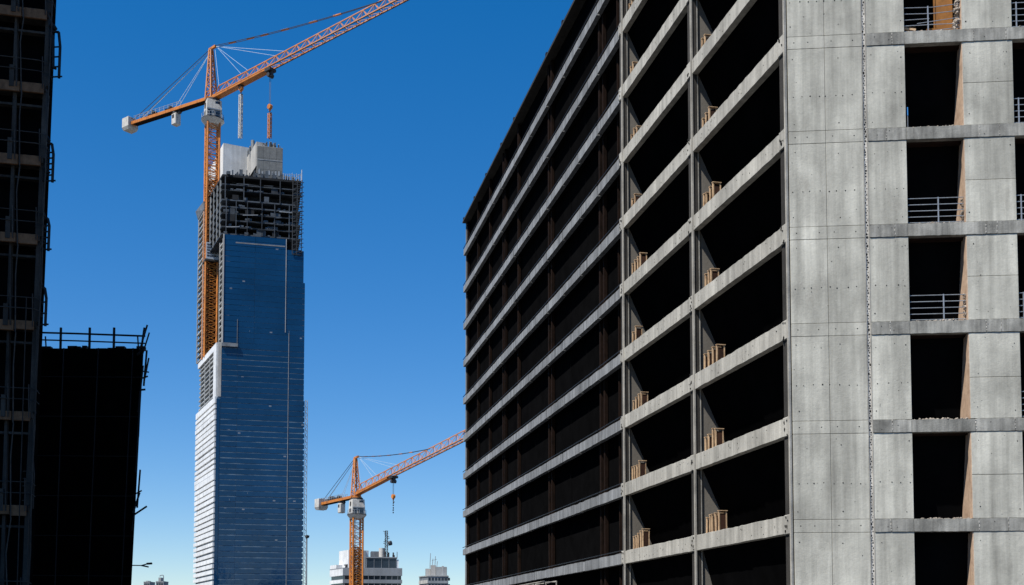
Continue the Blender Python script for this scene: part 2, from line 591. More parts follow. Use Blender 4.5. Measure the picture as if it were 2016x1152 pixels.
    # openings
    for i, (a, b) in enumerate(OPEN):
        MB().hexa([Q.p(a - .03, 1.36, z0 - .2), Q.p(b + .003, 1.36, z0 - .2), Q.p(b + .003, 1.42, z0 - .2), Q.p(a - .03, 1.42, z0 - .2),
                   Q.p(a - .03, .62, z1 + .1), Q.p(b + .003, .62, z1 + .1), Q.p(b + .003, .68, z1 + .1), Q.p(a - .03, .68, z1 + .1)]).build('shade_sheet', 'shade_sheet', A)  # sloping black sheet added as the shade inside the opening
        MB().box(Q, a - .06, a - .02, .26, 3.19, z0 - .05, z1 + .05).build('shade_lining', 'shade_sheet', A)  # black lining added for shade in the opening's depth
        MB().box(Q, b + .004, b + .05, .255, 1.4, z0 - .05, z1 - .03).build('plywood_jamb', 'ply', A)
        MB().box(Q, b + .002, b + .05, 1.405, 3.19, z0 - .05, z1 - .03).build('shade_lining', 'shade_sheet', A)  # deeper jamb coloured black in place of shade
        MB().box(Q, b - .03, b - .002, .012, .3, z0 + .01, z1 - .01).build('plywood_jamb', 'ply', A)
        if k >= 0:
            nb = 3
            for j in range(nb):
                n0 = .26 + j * .36
                MB().box(Q, a - .015, b - .03, n0, n0 + .345, z1 - .02 - rg.uniform(0, .025), z1 + .08).build('soffit_board', 'soffit_wood', A)
MB().box(Q, 18.002, 18.2, 0, 22, GZ, ROOF - .01).build('end_wall', 'conc', A)

# rubble on the sills, railings, boards in the openings
ORD = ['lowest', 'second', 'third', 'fourth', 'fifth', 'sixth', 'seventh', 'eighth', 'ninth', 'tenth']
for k in range(0, 6):
    for i, (a, b) in enumerate(OPEN):
        if i == 2 or i == 1 and k not in (3, 4, 5):
            continue
        mb = MB()
        for j in range(46):
            t_ = a + .1 + (b - a - .2) * rg.betavariate(1.4, 1.1)
            s_ = rg.uniform(.015, .06)
            mb.lump(Q.p(t_, rg.uniform(0.0, .22), Bk(k) + RB - .006 + s_ * .35), (s_ * 1.3, s_, s_ * .8), rg.random())
        o = mb.build('rubble', 'rubble')
        tag(o, 'broken concrete crumbs on the sill of the %s visible %s opening' % (ORD[k], 'wide' if i == 0 else 'right-edge'), 'rubble', 'rubble on the window sills', 'stuff')


def railing(k, a, b, label, bent=False, post_t=None):
    z = Bk(k) + RB
    o = thing('railing', Q.p((a + b) / 2, .12, z), label, 'railing', 'steel railings in the openings')
    pts = post_t or [a + (b - a) * .56]
    for t_ in pts:
        MB().box(Q, t_ - .022, t_ + .022, .10, .14, z, z + 1.03).build('post', 'steel', o)
        MB().box(Q, t_ - .06, t_ + .06, .06, .18, z, z + .02).build('base_plate', 'steel', o)
    for j, h in enumerate((1.0, .76, .52, .29, .07)):
        d0 = d1 = 0
        if bent:
            d0, d1 = rg.uniform(-.05, .05), rg.uniform(-.02, .1)
        mb = MB()
        if bent and j == 2:
            mb.bar(Q.p(a, .12, z + h), Q.p(a + .95, .12, z + h + .02), .03, None, 6)
            mb.bar(Q.p(a + .5, .13, z + h - .15), Q.p(b - .05, .12, z + h + .02), .03, None, 6)
        else:
            m = (a + b) / 2
            mb.path([Q.p(a + .012, .12, z + h), Q.p(m, .12, z + h + d0 * .5), Q.p(b - .03, .12, z + h + d1)], .034)
        mb.build('rail', 'steel', o)
    return o


railing(2, 4.45, 6.55, 'grey five-bar steel railing in the third lowest wide opening', post_t=[5.7])
railing(3, 4.45, 6.55, 'grey five-bar steel railing in the fourth lowest wide opening', post_t=[5.58])
railing(5, 4.45, 6.55, 'bent steel railing in the topmost opening, in front of an orange board', True, [5.35])
for k, w in ((1, 'second'), (2, 'third'), (3, 'fourth'), (4, 'fifth'), (5, 'sixth')):
    railing(k, 8.41, 10.48, 'steel railing at the right picture edge, %s visible floor from the bottom' % w, post_t=[8.6, 9.6])
z = Bk(5) + RB
o = thing('orange_board', Q.p(5.95, .9, z), 'orange-brown board standing in the topmost opening behind the bent railing', 'board')
MB().box(Q, 5.72, 6.42, .62, .66, z + .0, z + 2.3).build('board', 'ply_orange', o, .004)
MB().box(Q, 5.70, 5.76, .58, .618, z + .0, z + 2.3).build('edge_batten', 'ply_orange', o)
o = thing('timber_planks', Q.p(5.2, .4, z), 'short brown timber planks lying on the sill of the topmost opening', 'timber')
MB().bar(Q.p(4.6, .45, z + .1), Q.p(5.6, .35, z + .07), .08, .1).build('plank', 'tan', o)
MB().bar(Q.p(5.35, .3, z + .12), Q.p(6.2, .42, z + .14), .12, .22).build('plank', 'ply_orange', o)
MB().bar(Q.p(4.5, .3, z + .28), Q.p(4.95, .35, z + .25), .06, .08).build('plank', 'tan', o)
z = Bk(4) + RB
M['blue'] = plain('blue_paint', (.05, .25, .6), .5)
o = thing('marker_pole', Q.p(4.52, .1, z), 'thin pole with a blue tip at the left side of the fifth opening', 'pole')
MB().bar(Q.p(4.52, .1, z), Q.p(4.52, .1, z + .5), .03, None, 6).build('pole', 'steel', o)
MB().bar(Q.p(4.52, .1, z + .5), Q.p(4.52, .1, z + .82), .05, None, 6).build('blue_tip', 'blue', o)
o = thing('jamb_stones', Q.p(6.5, .1, Bk(5) + RB), 'rough broken stones up the right side of the topmost opening', 'rubble')
mb = MB()
for j in range(60):
    zz = rg.uniform(0, 1.6)
    mb.lump(Q.p(6.55 - rg.uniform(.01, .28 - .12 * zz), rg.uniform(.05, .3), Bk(5) + RB + zz + .05), (.07, .06, .07), rg.random())
o2 = mb.build('stones', 'rubble', o)
stuff(o2)
for k in (2, 3):
    mb = MB()
    for j in range(34):
        zz = rg.uniform(0, 1.0)
        mb.lump(Q.p(6.55 - rg.uniform(.0, .10), rg.uniform(.16, .28), Bk(k) + RB + zz + .04), (.05, .04, .05), rg.random())
    o = mb.build('jamb_stones', 'rubble')
    tag(o, 'rough stones piled at the right end of the railing in the %s opening' % ORD[k], 'rubble', None, 'stuff')
# small pale lamp inside near the corner
o = thing('site_lamp', L.p(.75, .4, Bk(0) + 1.3), 'small pale lamp fixed inside the corner column above the lowest beam', 'lamp')
MB().box(L, .72, .86, .3, .42, Bk(0) + 1.2, Bk(0) + 1.5).build('housing', 'white', o)
MB().bar(L.p(.72, .36, Bk(0) + 1.25), L.p(.55, .3, Bk(0) + 1.25), .03).build('bracket', 'steel', o)

# formwork frames standing on the beams beside the two near columns
def frames(u, k, n, label):
    off, gp, hk = rg.uniform(.55, .8), rg.uniform(.34, .46), rg.uniform(.82, 1.0)
    z = Bk(k) + .42
    o = thing('formwork_bundle', L.p(u, .15, z), label, 'formwork', 'bundles of formwork frames beside the columns')
    for i in range(n):
        uu = u - off - i * gp + rg.uniform(-.06, .06)
        h = .28 + hk * (.9 + .07 * i + rg.uniform(-.1, .1))
        ln = rg.uniform(-.05, .05)
        w0, w1 = .34, .68
        MB().hexa([L.p(uu, w0, z), L.p(uu + .1, w0, z), L.p(uu + .1, w0 + .055, z), L.p(uu, w0 + .055, z),
                   L.p(uu + ln, w0, z + h), L.p(uu + .1 + ln, w0, z + h), L.p(uu + .1 + ln, w0 + .055, z + h), L.p(uu + ln, w0 + .055, z + h)]).build('stile', 'tan', o)
        MB().hexa([L.p(uu, w1, z), L.p(uu + .09, w1, z), L.p(uu + .09, w1 + .05, z), L.p(uu, w1 + .05, z),
                   L.p(uu + ln, w1, z + h), L.p(uu + .09 + ln, w1, z + h), L.p(uu + .09 + ln, w1 + .05, z + h), L.p(uu + ln, w1 + .05, z + h)]).build('stile', 'tan', o)
        MB().box(L, uu - .03 + ln, uu + .13 + ln, w0 - .015, w1 + .07, z + h + .001, z + h + .035).build('top_rail', 'tan', o)
        MB().hexa([L.p(uu + .02, w0 + .06, z), L.p(uu + .06, w0 + .06, z), L.p(uu + .06, w1 - .005, z), L.p(uu + .02, w1 - .005, z),
                   L.p(uu + .02 + ln, w0 + .06, z + h * .92), L.p(uu + .06 + ln, w0 + .06, z + h * .92), L.p(uu + .06 + ln, w1 - .005, z + h * .92), L.p(uu + .02 + ln, w1 - .005, z + h * .92)]).build('panel', 'darkwood', o)
    return o
for k in range(0, 9):
    frames(9.7, k, (5, 4, 4, 3, 4, 3, 2, 3, 2)[k], 'tan formwork frames beside the nearer column, %s visible floor from the bottom' % ORD[k])
    frames(19.8, k, (5, 4, 4, 2, 4, 2, 3, 2, 2)[k], 'tan formwork frames beside the farther column, %s visible floor from the bottom' % ORD[k])

# pale tube gantry at the foot of the far bays
o = thing('tube_gantry', L.p(33, -.6, GZ), 'pale steel tube gantry at the foot of the long open side', 'gantry')
GA, GB = 32.0, 40.0
for h in (3.25, 2.85):
    MB().bar(L.p(GA, -.5, h), L.p(GB, -.5, h), .09, None, 6).build('top_rail', 'edge', o)
    MB().bar(L.p(GA, -1.3, h), L.p(GB, -1.3, h), .07, None, 6).build('top_rail', 'edge', o)
for u in (GA, GA + 2.7, GA + 5.4, GB):
    MB().bar(L.p(u, -.5, GZ), L.p(u, -.5, 3.25), .09, None, 6).build('post', 'edge', o)
    MB().bar(L.p(u, -1.3, GZ), L.p(u, -1.3, 3.25), .07, None, 6).build('post', 'tube', o)
    MB().bar(L.p(u, -1.3, 3.2), L.p(u, -.5, 3.2), .06, None, 6).build('cross_tube', 'edge', o)


# ------------------------------------------------------------------ glass tower under construction
TC = (-133.9, 500.0)
T = Fr(TC, (math.cos(R(14)), math.sin(R(14))))
TL = Fr(TC, (-math.sin(R(26)), math.cos(R(26))), (math.cos(R(26)), math.sin(R(26))))
tower = thing('glass_tower', (*TC, 0), 'tall blue glass skyscraper with unfinished open floors at its top', 'building')
def tl(u, n): return TL.p(u, n, 0)
def tf(u, n): return T.p(u, n, 0)
rg = random.Random(11)
W = 39.6
back = tf(W, 44)
MB().prism([tl(2.0, .35), tf(.9, .07), tf(W - .6, .07), back, tl(47, .8)], GZ, 106).build('lower_core', 'spandrel_blue', tower)
MB().prism([tl(1.2, 1.6), tf(2.4, .07), tf(W - .6, .07), back, tl(46, 1.6)], 106, 130.5).build('middle_core', 'spandrel_blue', tower)
MB().prism([tf(10, .1), tf(W - 1.6, .1), tf(W - 1.6, 40), tl(46, 9.5)], 130.5, 174).build('upper_core', 'spandrel_blue', tower)
# front: one glazed strip per floor, split in bays
FP = 2.5
z = GZ + .3
i = 0
while z < 180.5:
    lo = z < 128
    gap = (.5 if z < 95 else .34) if lo else .12
    x0 = 1.9 if z < 105 else (1.4 if z < 130 else 2.7)
    split1 = 9.3 if z < 131 else 16.5
    split2 = 32.0 if z < 137 else 30.4
    xr = W if z < 104 else (W - .4 if z < 159 else W - 1.1)
    segs = [(x0, split1), (split1, split2)]
    if z < 174.5:
        segs.append((split2 + .25, xr))
    for a, b in segs:
        top = z + FP - gap * rg.uniform(.8, 1.25)
        d = rg.uniform(-.03, .03)
        MB().box(T, a + .05, b - .05, d, .5, z, top).build('glass_band', 'glass', tower)
    z += FP
    i += 1
MB().box(T, 32.02 - .05, 32.2, -.18, .5, GZ, 137).build('facade_seam', 'tower_steel', tower)
MB().box(T, 30.35, 30.6, -.25, .5, 137.2, 181).build('facade_seam', 'tower_slab', tower)
MB().box(T, 8.9, 9.15, -.3, .5, 131, 142).build('facade_seam', 'tower_steel', tower)
MB().box(T, 2.2, 9.4, -1.2, .5, 129.0, 130.6).build('ledge', 'tower_steel', tower)
MB().box(T, 2.25, 2.75, -.4, .6, 130.7, 181).build('corner_fin', 'tower_conc', tower)
MB().box(T, 0.3, 1.8, -.1, 1.0, GZ, 105).build('corner_glass', 'glass', tower)
MB().box(T, 7.8, 30, -.05, .3, 177.2, 177.8).build('pale_strip', 'tower_steel', tower)
# left side: white floor panels, then a framed louvred part, then bare floors
z = GZ
while z < 103:
    h = rg.uniform(1.45, 1.95)
    if 66 < z < 69:
        h = 2.48
    MB().box(TL, .2, 47.5, -.35 + rg.uniform(-.1, .1), .6, z, z + h).build('white_panel', 'white', tower)
    z += FP
MB().box(TL, .2, 47.5, -.3, .6, z, 106).build('white_panel', 'white', tower)
MB().box(TL, 0.9, 7.2, .1, 1.2, 106.05, 131).build('frame_post', 'white', tower)
MB().box(TL, 7.25, 46, .1, 1.4, 128.2, 131).build('frame_beam', 'white', tower)
MB().box(T, .9, 2.2, -.1, .8, 106.05, 131).build('frame_post', 'tower_conc', tower)
z = 107.5
while z < 127:
    MB().box(TL, 7.3, 45.5, .7 + rg.uniform(-.1, .2), 1.6, z, z + rg.uniform(.45, .8)).build('louvre', 'tower_slab', tower)
    z += 2.1
for u in (18, 30, 40):
    MB().box(TL, u, u + .6, .5, .9, 106.1, 128.1).build('louvre_post', 'tower_slab', tower)
for (a, b, n1, n0) in ((2.0, 9.5, 9, 2.65), (33.5, 48, 12, -.3)):
    z = 131.2
    MB().prism([tl(a + .5, n0 + .95), tl(b - .4, n0 + .95), tl(b - .4, n1), tl(a + .5, n1)], 131, 207 if a > 10 else 180).build('wing_core', 'tower_dark', tower)
    while z < (207 if a > 10 else 180):
        MB().box(TL, a, b, n0 + rg.uniform(-.15, .15), 6, z, z + rg.uniform(.4, .7)).build('slab_edge', 'tower_slab', tower)
        z += 2.75
    for u in (a, b - .6):
        MB().box(TL, u, u + .55, n0 - .15, n0 + .45, 131.2, 207 if a > 10 else 180).build('edge_post', 'tower_conc', tower)
MB().prism([tl(33.0, -.6), tl(48.5, -.6), tl(48.5, 10), tl(33.0, 10)], 203.5, 207.5, [tl(33, -.8), tl(48.5, -1.8), tl(48.5, 10), tl(33, 10)]).build('wing_cap', 'tower_steel', tower)
# open floors above the glass
MB().prism([tf(6, 6), tf(33, 6), tf(33, 36), tl(40, 9)], 179.2, 209).build('open_floor_core', 'tower_dark', tower)
def floor(z, th, mat='tower_slab', x1=36.8):
    MB().prism([tl(.8, 1.6), tf(x1, .3), tf(x1, 40), tl(46, 1.6)], z, z + th).build('open_floor', mat, tower)
for j, z in enumerate((181.3, 184.6, 187.7, 190.9, 194.0, 197.2, 201.9, 204.6)):
    floor(z, .6 if j < 6 else .35, 'bare_steel', 36.8 - (.9 if j % 2 else 0))
floor(208.3, 1.0, 'tower_dark', 37)
for u in (3.2, 7.6, 12.6, 19.2, 24.9, 31.5):
    MB().box(T, u, u + .35, .1, .6, 181.2, 197.3).build('open_floor_column', 'bare_steel', tower)
for u in (2.6, 10.9, 18.3, 27.2):
    MB().box(T, u, u + .4, .1, .6, 197.35, 208.2).build('open_floor_column', 'bare_steel', tower)
for j in range(14):      # drooping edge nets and loose boards along the slab edges
    u, zq = rg.uniform(1, 33), rg.choice((184.6, 187.7, 190.9, 194.0, 201.6, 205.0))
    MB().bar(T.p(u, -.1, zq + rg.uniform(-.6, .2)), T.p(u + rg.uniform(2, 7), -.15, zq + rg.uniform(-.5, .5)), .22, .3).build('loose_board', 'bare_steel' if j % 5 else 'tower_steel', tower)
for j in range(9):
    u, zq = rg.uniform(2, 30), rg.choice((181.9, 187.7, 190.9, 197.8, 202))
    MB().box(T, u, u + rg.uniform(2, 5), .9, 1.1, zq, zq + rg.uniform(2.0, 3.2)).build('safety_sheet', 'tower_dark' if j % 2 else 'bare_steel', tower)
for u in (5, 12, 20, 28, 36, 44):
    MB().box(TL, u, u + .6, 1.5, 2.1, 181.2, 208.2).build('open_floor_column', 'tower_slab', tower)
mb = MB()
for j in range(60):      # sheeting, props and stacked material on the bare floors
    u, z = rg.uniform(2, 35), rg.choice((181.9, 185.3, 188.5, 191.7, 194.8, 197.9, 202.1))
    w_, h_ = rg.uniform(.3, 3.2), rg.uniform(.4, 1.5)
    mb.box(T, u, u + w_, 1.2, 2.4, z + .1, z + h_)
stuff(mb.build('stacked_material', 'bare_steel', tower))
mb = MB()
for j in range(16):      # scaffold bays at the right edge
    z0 = 174 + j * 2.2
    mb.bar(T.p(33.2, -.5, z0), T.p(37.4, -.5, z0 + rg.uniform(-.3, .9)), .3)
    mb.bar(T.p(33.4, -.5, z0), T.p(37.3, -.6, z0 + 2.1), .2)
    mb.bar(T.p(36.3, -.8, z0 + .8), T.p(38.2, -.8, z0 + 1.0 + rg.uniform(-.5, .6)), .28)
for u in (33.2, 35.2, 37.4):
    mb.bar(T.p(u, -.5, 174), T.p(u, -.5, 209.5), .25)
mb.build('edge_scaffold', 'bare_steel', tower)
# core boxes with their roof gear
MB().box(T, 16.8, 28.6, 5, 17, 209.3, 226.0).build('core_block', 'tower_conc', tower)
k1 = Fr(T.p(16.8, 5, 0)[:2], TL.d[:2], TL.n[:2])
M['shaded_form_panel'] = plain('shade_darkened_formwork', (.13, .135, .135), .7, .2, 0, .25, .6, .15)  # formwork panels, darkened to paint the shade on the core front
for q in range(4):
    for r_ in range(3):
        MB().box(T, 16.95 + q * 2.9, 19.78 + q * 2.9, 4.8, 4.99, 209.4 + r_ * 5.5, 214.82 + r_ * 5.5).build('shaded_form_panel', 'shaded_form_panel', tower)
MB().box(k1, .3, 26, -.2, 5, 216.5, 228.0).build('core_block', 'tower_conc', tower)
MB().box(k1, 20, 66, -11.5, 3, 211.0, 233.0).build('core_block', 'core_pale', tower)
MB().box(k1, .2, 26, .3, 5, 209.3, 216.4).build('core_shaft', 'tower_dark', tower)
mb = MB()
for j in range(7):
    mb.box(T, 17.6 + j * 1.5, 18.3 + j * 1.5, 4.7, 4.79, 212.5, 214.6 + rg.uniform(-.6, .6))
mb.box(T, 17.0, 28.5, 4.7, 4.79, 219.3, 219.6)
stuff(mb.build('wall_openings', 'tower_steel', tower))
mb = MB()
for j in range(46):
    u, n = rg.uniform(2, 36), rg.uniform(0.2, 4)
    w_ = rg.uniform(.3, 1.6)
    mb.box(T, u, u + w_, n, n + 1, 209.3, 209.3 + rg.uniform(.5, 3.4))
stuff(mb.build('roof_clutter', 'bare_steel', tower))
mb = MB()
for j in range(40):
    u, n = rg.uniform(0, 28), rg.uniform(-1, 4)
    w_ = rg.uniform(.4, 1.8)
    mb.box(k1, u + 2, u + 2 + w_, n - 1, n, 209.3, 210 + rg.uniform(.5, 5.5))
stuff(mb.build('roof_clutter', 'tower_dark', tower))
mb = MB()
for j in range(26):
    u = rg.uniform(16.5, 28.5)
    mb.bar(T.p(u, rg.uniform(5.5, 9), 226.0), T.p(u + rg.uniform(-.5, .5), 6, 226.8 + rg.uniform(.3, 2.4)), rg.uniform(.2, .7))
for j in range(16):
    u = rg.uniform(10, 44)
    mb.bar(k1.p(u, .4, 228), k1.p(u + rg.uniform(-1, 1), .4, 230.5 + rg.uniform(.2, 2.4)), rg.uniform(.3, 1.3))
stuff(mb.build('roof_gear', 'tower_steel', tower))
mb = MB()
for j in range(9):
    mb.bar(T.p(28.8 + j, .4, 209.2), T.p(28.8 + j, .4, 212.2 + rg.uniform(-.3, .6)), .14)
mb.bar(T.p(28.5, .4, 211.9), T.p(37.4, .4, 211.9), .14)
mb.bar(T.p(28.5, .4, 210.6), T.p(37.4, .4, 210.6), .12)
mb.bar(T.p(37.2, .4, 209), T.p(37.2, .4, 214.6), .3)
mb.bar(T.p(33.2, .4, 209.5), T.p(37.2, .4, 213), .2)
mb.build('roof_railing', 'steel', tower)
# hoist mast up the right edge
ho = thing('hoist_mast', T.p(W + .8, 0, GZ), 'slim lattice hoist mast up the right edge of the glass tower', 'hoist')
z = GZ
while z < 105.5:
    mb = MB()
    for u in (W + .3, W + 1.3):
        for n in (-.6, .4):
            mb.bar(T.p(u, n, z), T.p(u, n, z + 2.7), .16)
    for n in (-.6, .4):
        mb.bar(T.p(W + .3, n, z), T.p(W + 1.3, n, z + 1.35), .12)
        mb.bar(T.p(W + 1.3, n, z + 1.35), T.p(W + .3, n, z + 2.7), .12)
    mb.build('mast_section', 'tower_steel', ho)
    z += 2.7


# ------------------------------------------------------------------ tower cranes
def lattice(mb, c0, c1, ax, ay, w, h, steps, cw, bw, faces=(0, 1, 2, 3), taper=1.0, cross=False):
    """four-chord lattice from c0 to c1, half sizes w, h along ax, ay"""
    def corner(t, i):
        k = 1 + (taper - 1) * t
        sx, sy = ((-1, -1), (1, -1), (1, 1), (-1, 1))[i % 4]
        return c0.lerp(c1, t) + (ax * sx * w + ay * sy * h) * k
    for i in range(4):
        mb.bar(corner(0, i), corner(1, i), cw)
    for s_ in range(steps):
        t0, t1 = s_ / steps, (s_ + 1) / steps
        for i in faces:
            a, b = (i, i + 1) if s_ % 2 == 0 else (i + 1, i)
            mb.bar(corner(t0, a), corner(t1, b), bw)
            mb.bar(corner(t1, i), corner(t1, i + 1), bw * .9)
            if cross:
                mb.bar(corner(t0, b), corner(t1, a), bw)


def crane(label, Mx, My, zb, zp, zs, zj, za, ms, maz, az, Lj, rise, Lc, sc, dense_top, jroot, trolleys, pend, cwt, cslope, name='tower_crane'):
    root = thing(name, (Mx, My, zb + CAMZ), label, 'crane')
    e = Vector((math.cos(az), math.sin(az), 0))
    l = Vector((-e.y, e.x, 0))
    up = Vector((0, 0, 1))
    base = Vector((Mx, My, CAMZ))
    ma = Vector((math.cos(maz), math.sin(maz), 0))
    mc = Vector((-ma.y, ma.x, 0))
    P = lambda a, b, z: base + e * a + l * b + up * z
    # mast sections
    n = max(1, round((zp - zb) / (5.6 * sc)))
    for i in range(n):
        z0, z1 = zb + (zp - zb) * i / n, zb + (zp - zb) * (i + 1) / n
        mb = MB()
        lattice(mb, base + up * z0, base + up * (z1 - .05), ma, mc, ms / 2, ms / 2, 2, .8 * sc, .3 * sc, cross=z1 < dense_top)
        sec = mb.build('mast_section', 'orange', root)
        if z1 < dense_top:
            mb = MB()
            lattice(mb, base + up * z0, base + up * z1, ma, mc, ms * .3, ms * .3, 2, .3 * sc, .26 * sc, cross=True)
            mb.build('inner_lattice', 'rust_orange', sec)
            mb = MB()
            for q in range(5):
                a_, b_ = rg.uniform(-.35, .35) * ms, rg.uniform(-.35, .35) * ms
                mb.bar(base + ma * a_ + mc * b_ + up * rg.uniform(z0, z1), base + ma * b_ - mc * a_ + up * rg.uniform(z0, z1), .4 * sc)
            stuff(mb.build('inner_bracing', 'rust', sec))
        mb = MB()
        lx = base - mc * ms * .1 - ma * ms * .2
        for s_ in (-1, 1):
            mb.bar(lx + ma * s_ * .4 * sc + up * z0, lx + ma * s_ * .4 * sc + up * z1, .16 * sc)
        for q in range(8):
            zz = z0 + (z1 - z0) * (q + .5) / 8
            mb.bar(lx - ma * .4 * sc + up * zz, lx + ma * .4 * sc + up * zz, .12 * sc)
        mb.build('ladder', 'pale_orange', sec)
    # slewing platform and machine house / cab
    def ngon(r0, r1, z0, z1, nn=10, off=Vector(), rot=0.0):
        mb = MB()
        p0 = [(base + off + (ma * math.cos(2 * math.pi * q / nn + rot) + mc * math.sin(2 * math.pi * q / nn + rot)) * r0) for q in range(nn)]
        p1 = [(base + off + (ma * math.cos(2 * math.pi * q / nn + rot) + mc * math.sin(2 * math.pi * q / nn + rot)) * r1) for q in range(nn)]
        return mb.prism(p0, z0, z1, p1)
    hh = zs - zp
    ngon(ms * .66, ms * 1.0, zp - .9 * sc, zp + hh * .12, 12).build('platform', 'cream', root)
    ngon(ms * .98, ms * .98, zp + hh * .122, zp + hh * .16, 12).build('platform_deck', 'dark', root)
    mb = MB()
    pr = [(base + (ma * math.cos(2 * math.pi * q / 12) + mc * math.sin(2 * math.pi * q / 12)) * ms * .94) for q in range(12)]
    for q in range(12):
        a, b = pr[q], pr[(q + 1) % 12]
        for hz_ in (.22, .34):
            mb.bar(a + up * (zp + hh * hz_), b + up * (zp + hh * hz_), .12 * sc)
        mb.bar(a + up * (zp + hh * .16), a + up * (zp + hh * .34), .14 * sc)
    mb.build('platform_railing', 'steel', root)
    house = MB()
    q4 = [base + ma * sx * ms * .7 + mc * sy * ms * .66 for sx, sy in ((-1, -1), (1, -1), (1, 1), (-1, 1))]
    q4t = [base + ma * sx * ms * .62 + mc * sy * ms * .6 for sx, sy in ((-1, -1), (1, -1), (1, 1), (-1, 1))]
    house.prism(q4, zp + hh * .162, zp + hh * .86, q4t)
    hs = house.build('machine_house', 'cream', root, .15 * sc)
    HF = Fr((base - mc * ms * .66)[:2], ma[:2], mc[:2])
    for a, b, z0, z1 in ((-.05, .5, .2, .42), (-.55, -.25, .2, .42)):
        MB().box(HF, a * ms, b * ms, -.12 * sc, ms * .2, zp + hh * z0, zp + hh * z1).build('window', 'dark_window', hs)
    MB().box(HF, .08 * ms, .48 * ms, -.02 * sc + ms * .05, ms * .4, zp + hh * .52, zp + hh * .8).build('cab_window', 'dark_window', hs)
    MB().box(HF, -.62 * ms, .64 * ms, -.25 * sc, ms * .3, zp + hh * .45, zp + hh * .49).build('ledge', 'steel', hs)
    HS = Fr((base - ma * ms * .7)[:2], mc[:2], ma[:2])
    for a, z0, z1 in ((-.35, .25, .42), (.05, .25, .42), (-.2, .55, .75)):
        MB().box(HS, a * ms, (a + .2) * ms, -.1 * sc, ms * .2, zp + hh * z0, zp + hh * z1).build('vent', 'tube', hs)
    ngon(ms * .62, ms * .62, zp + hh * .865, zp + hh * .94, 14).build('slew_ring', 'dark', root)
    ngon(ms * .5, ms * .5, zp + hh * .942, zs, 14).build('turntable', 'orange', root)
    # tower head
    mb = MB()
    lattice(mb, P(-1.4 * sc, 0, zs), P(-2.2 * sc, 0, za - 1.2 * sc), e, l, 2.1 * sc, 2.0 * sc, 7, .55 * sc, .3 * sc, taper=.32)
    mb.build('tower_head', 'pale_orange', root)
    MB().bar(P(-3.4 * sc, 0, za - .7 * sc), P(1.4 * sc, 0, za - .2 * sc), 1.1 * sc, 1.1 * sc).build('head_cap', 'orange', root)
    # jib
    J = lambda a, b, h: P(a, b, zj + rise * a + h * sc)
    nst = round(Lj / (7.0 * sc))
    seg = 2
    for i0 in range(0, nst, seg):
        mb = MB()
        i1 = min(nst, i0 + seg)
        a0, a1 = Lj * i0 / nst, Lj * i1 / nst
        s0 = max(a0, 4.2 * sc)
        hgt = 4.4
        mb.bar(J(s0, 0, hgt), J(a1, 0, hgt), .42 * sc)
        for sd in (-1, 1):
            mb.bar(J(s0, sd * 1.5 * sc, 0), J(a1, sd * 1.5 * sc, 0), .5 * sc)
            for i in range(i0, i1):
                p, q = Lj * i / nst, Lj * (i + 1) / nst
                if p < 4 * sc:
                    continue
                m = (p + q) / 2
                mb.bar(J(p, sd * 1.5 * sc, 0), J(m, 0, hgt), .24 * sc)
                mb.bar(J(m, 0, hgt), J(q, sd * 1.5 * sc, 0), .24 * sc)
        for i in range(i0, i1):
            p, q = Lj * i / nst, Lj * (i + 1) / nst
            mb.bar(J(p, -1.5 * sc, 0), J(p, 1.5 * sc, 0), .25 * sc)
            mb.bar(J(p, -1.5 * sc, 0), J(q, 1.5 * sc, 0), .2 * sc)
        if i0 == 0:
            mb.bar(J(4.2 * sc, 0, hgt), J(3.4 * sc, 1.5 * sc, 0), .4 * sc)
            mb.bar(J(4.2 * sc, 0, hgt), J(3.4 * sc, -1.5 * sc, 0), .4 * sc)
        mb.build('jib_section', 'pale_orange' if a0 < Lj * .5 else 'pale_jib', root)
    MB().bar(J(1.0 * sc, 0, -.6), J(jroot, 0, -.3), 3.3 * sc, 1.5 * sc).build('jib_girder', 'orange', root)
    mb = MB()
    for sd in (-1, 1):
        mb.bar(J(jroot, sd * 1.5 * sc, -.4), J(Lj, sd * 1.5 * sc, -.4), .22 * sc)
    mb.build('trolley_rail', 'tube', root)
    # counter-jib
    K = lambda a, b, h: P(-a, b, zs + a * cslope + h * sc)
    MB().bar(K(-1.5 * sc, 0, .4), K(Lc, 0, .2), 3.0 * sc, 1.5 * sc).build('counter_jib', 'orange', root)
    MB().bar(K(2.5 * sc, 0, -.55), K(Lc * .96, 0, -.75), 2.6 * sc, .38 * sc).build('counter_jib_soffit', 'rust', root)
    mb = MB()
    for sd in (-1, 1):
        nb = 12
        for q in range(nb):
            a = Lc * (.35 + .63 * q / nb)
            mb.bar(K(a, sd * 1.7 * sc, 1.2), K(a, sd * 1.7 * sc, 3.2), .16 * sc)
        mb.bar(K(Lc * .35, sd * 1.7 * sc, 3.2), K(Lc * .95, sd * 1.7 * sc, 3.2), .16 * sc)
        mb.bar(K(Lc * .35, sd * 1.7 * sc, 2.2), K(Lc * .95, sd * 1.7 * sc, 2.2), .12 * sc)
    mb.build('walkway_railing', 'steel', root)
    mb = MB()
    for a, r_ in ((Lc * .72, 1.7), (Lc * .5, 1.0)):
        mb.bar(K(a, -1.2 * sc, 2.2), K(a, 1.2 * sc, 2.2), r_ * 1.6 * sc, None, 12)
        mb.bar(K(a + 1.4 * sc, 0, 1.6), K(a + 4.5 * sc, 0, 1.6), 1.6 * sc, 1.2 * sc)
    mb.build('winch', 'dark', root)
    cw, ch = cwt
    o0 = K(Lc + cw * .5, 0, -ch * .5 / sc)
    qa = [o0 + e * sx * cw * .5 + l * sy * cw * .55 for sx, sy in ((-1, -1), (1, -1), (1, 1), (-1, 1))]
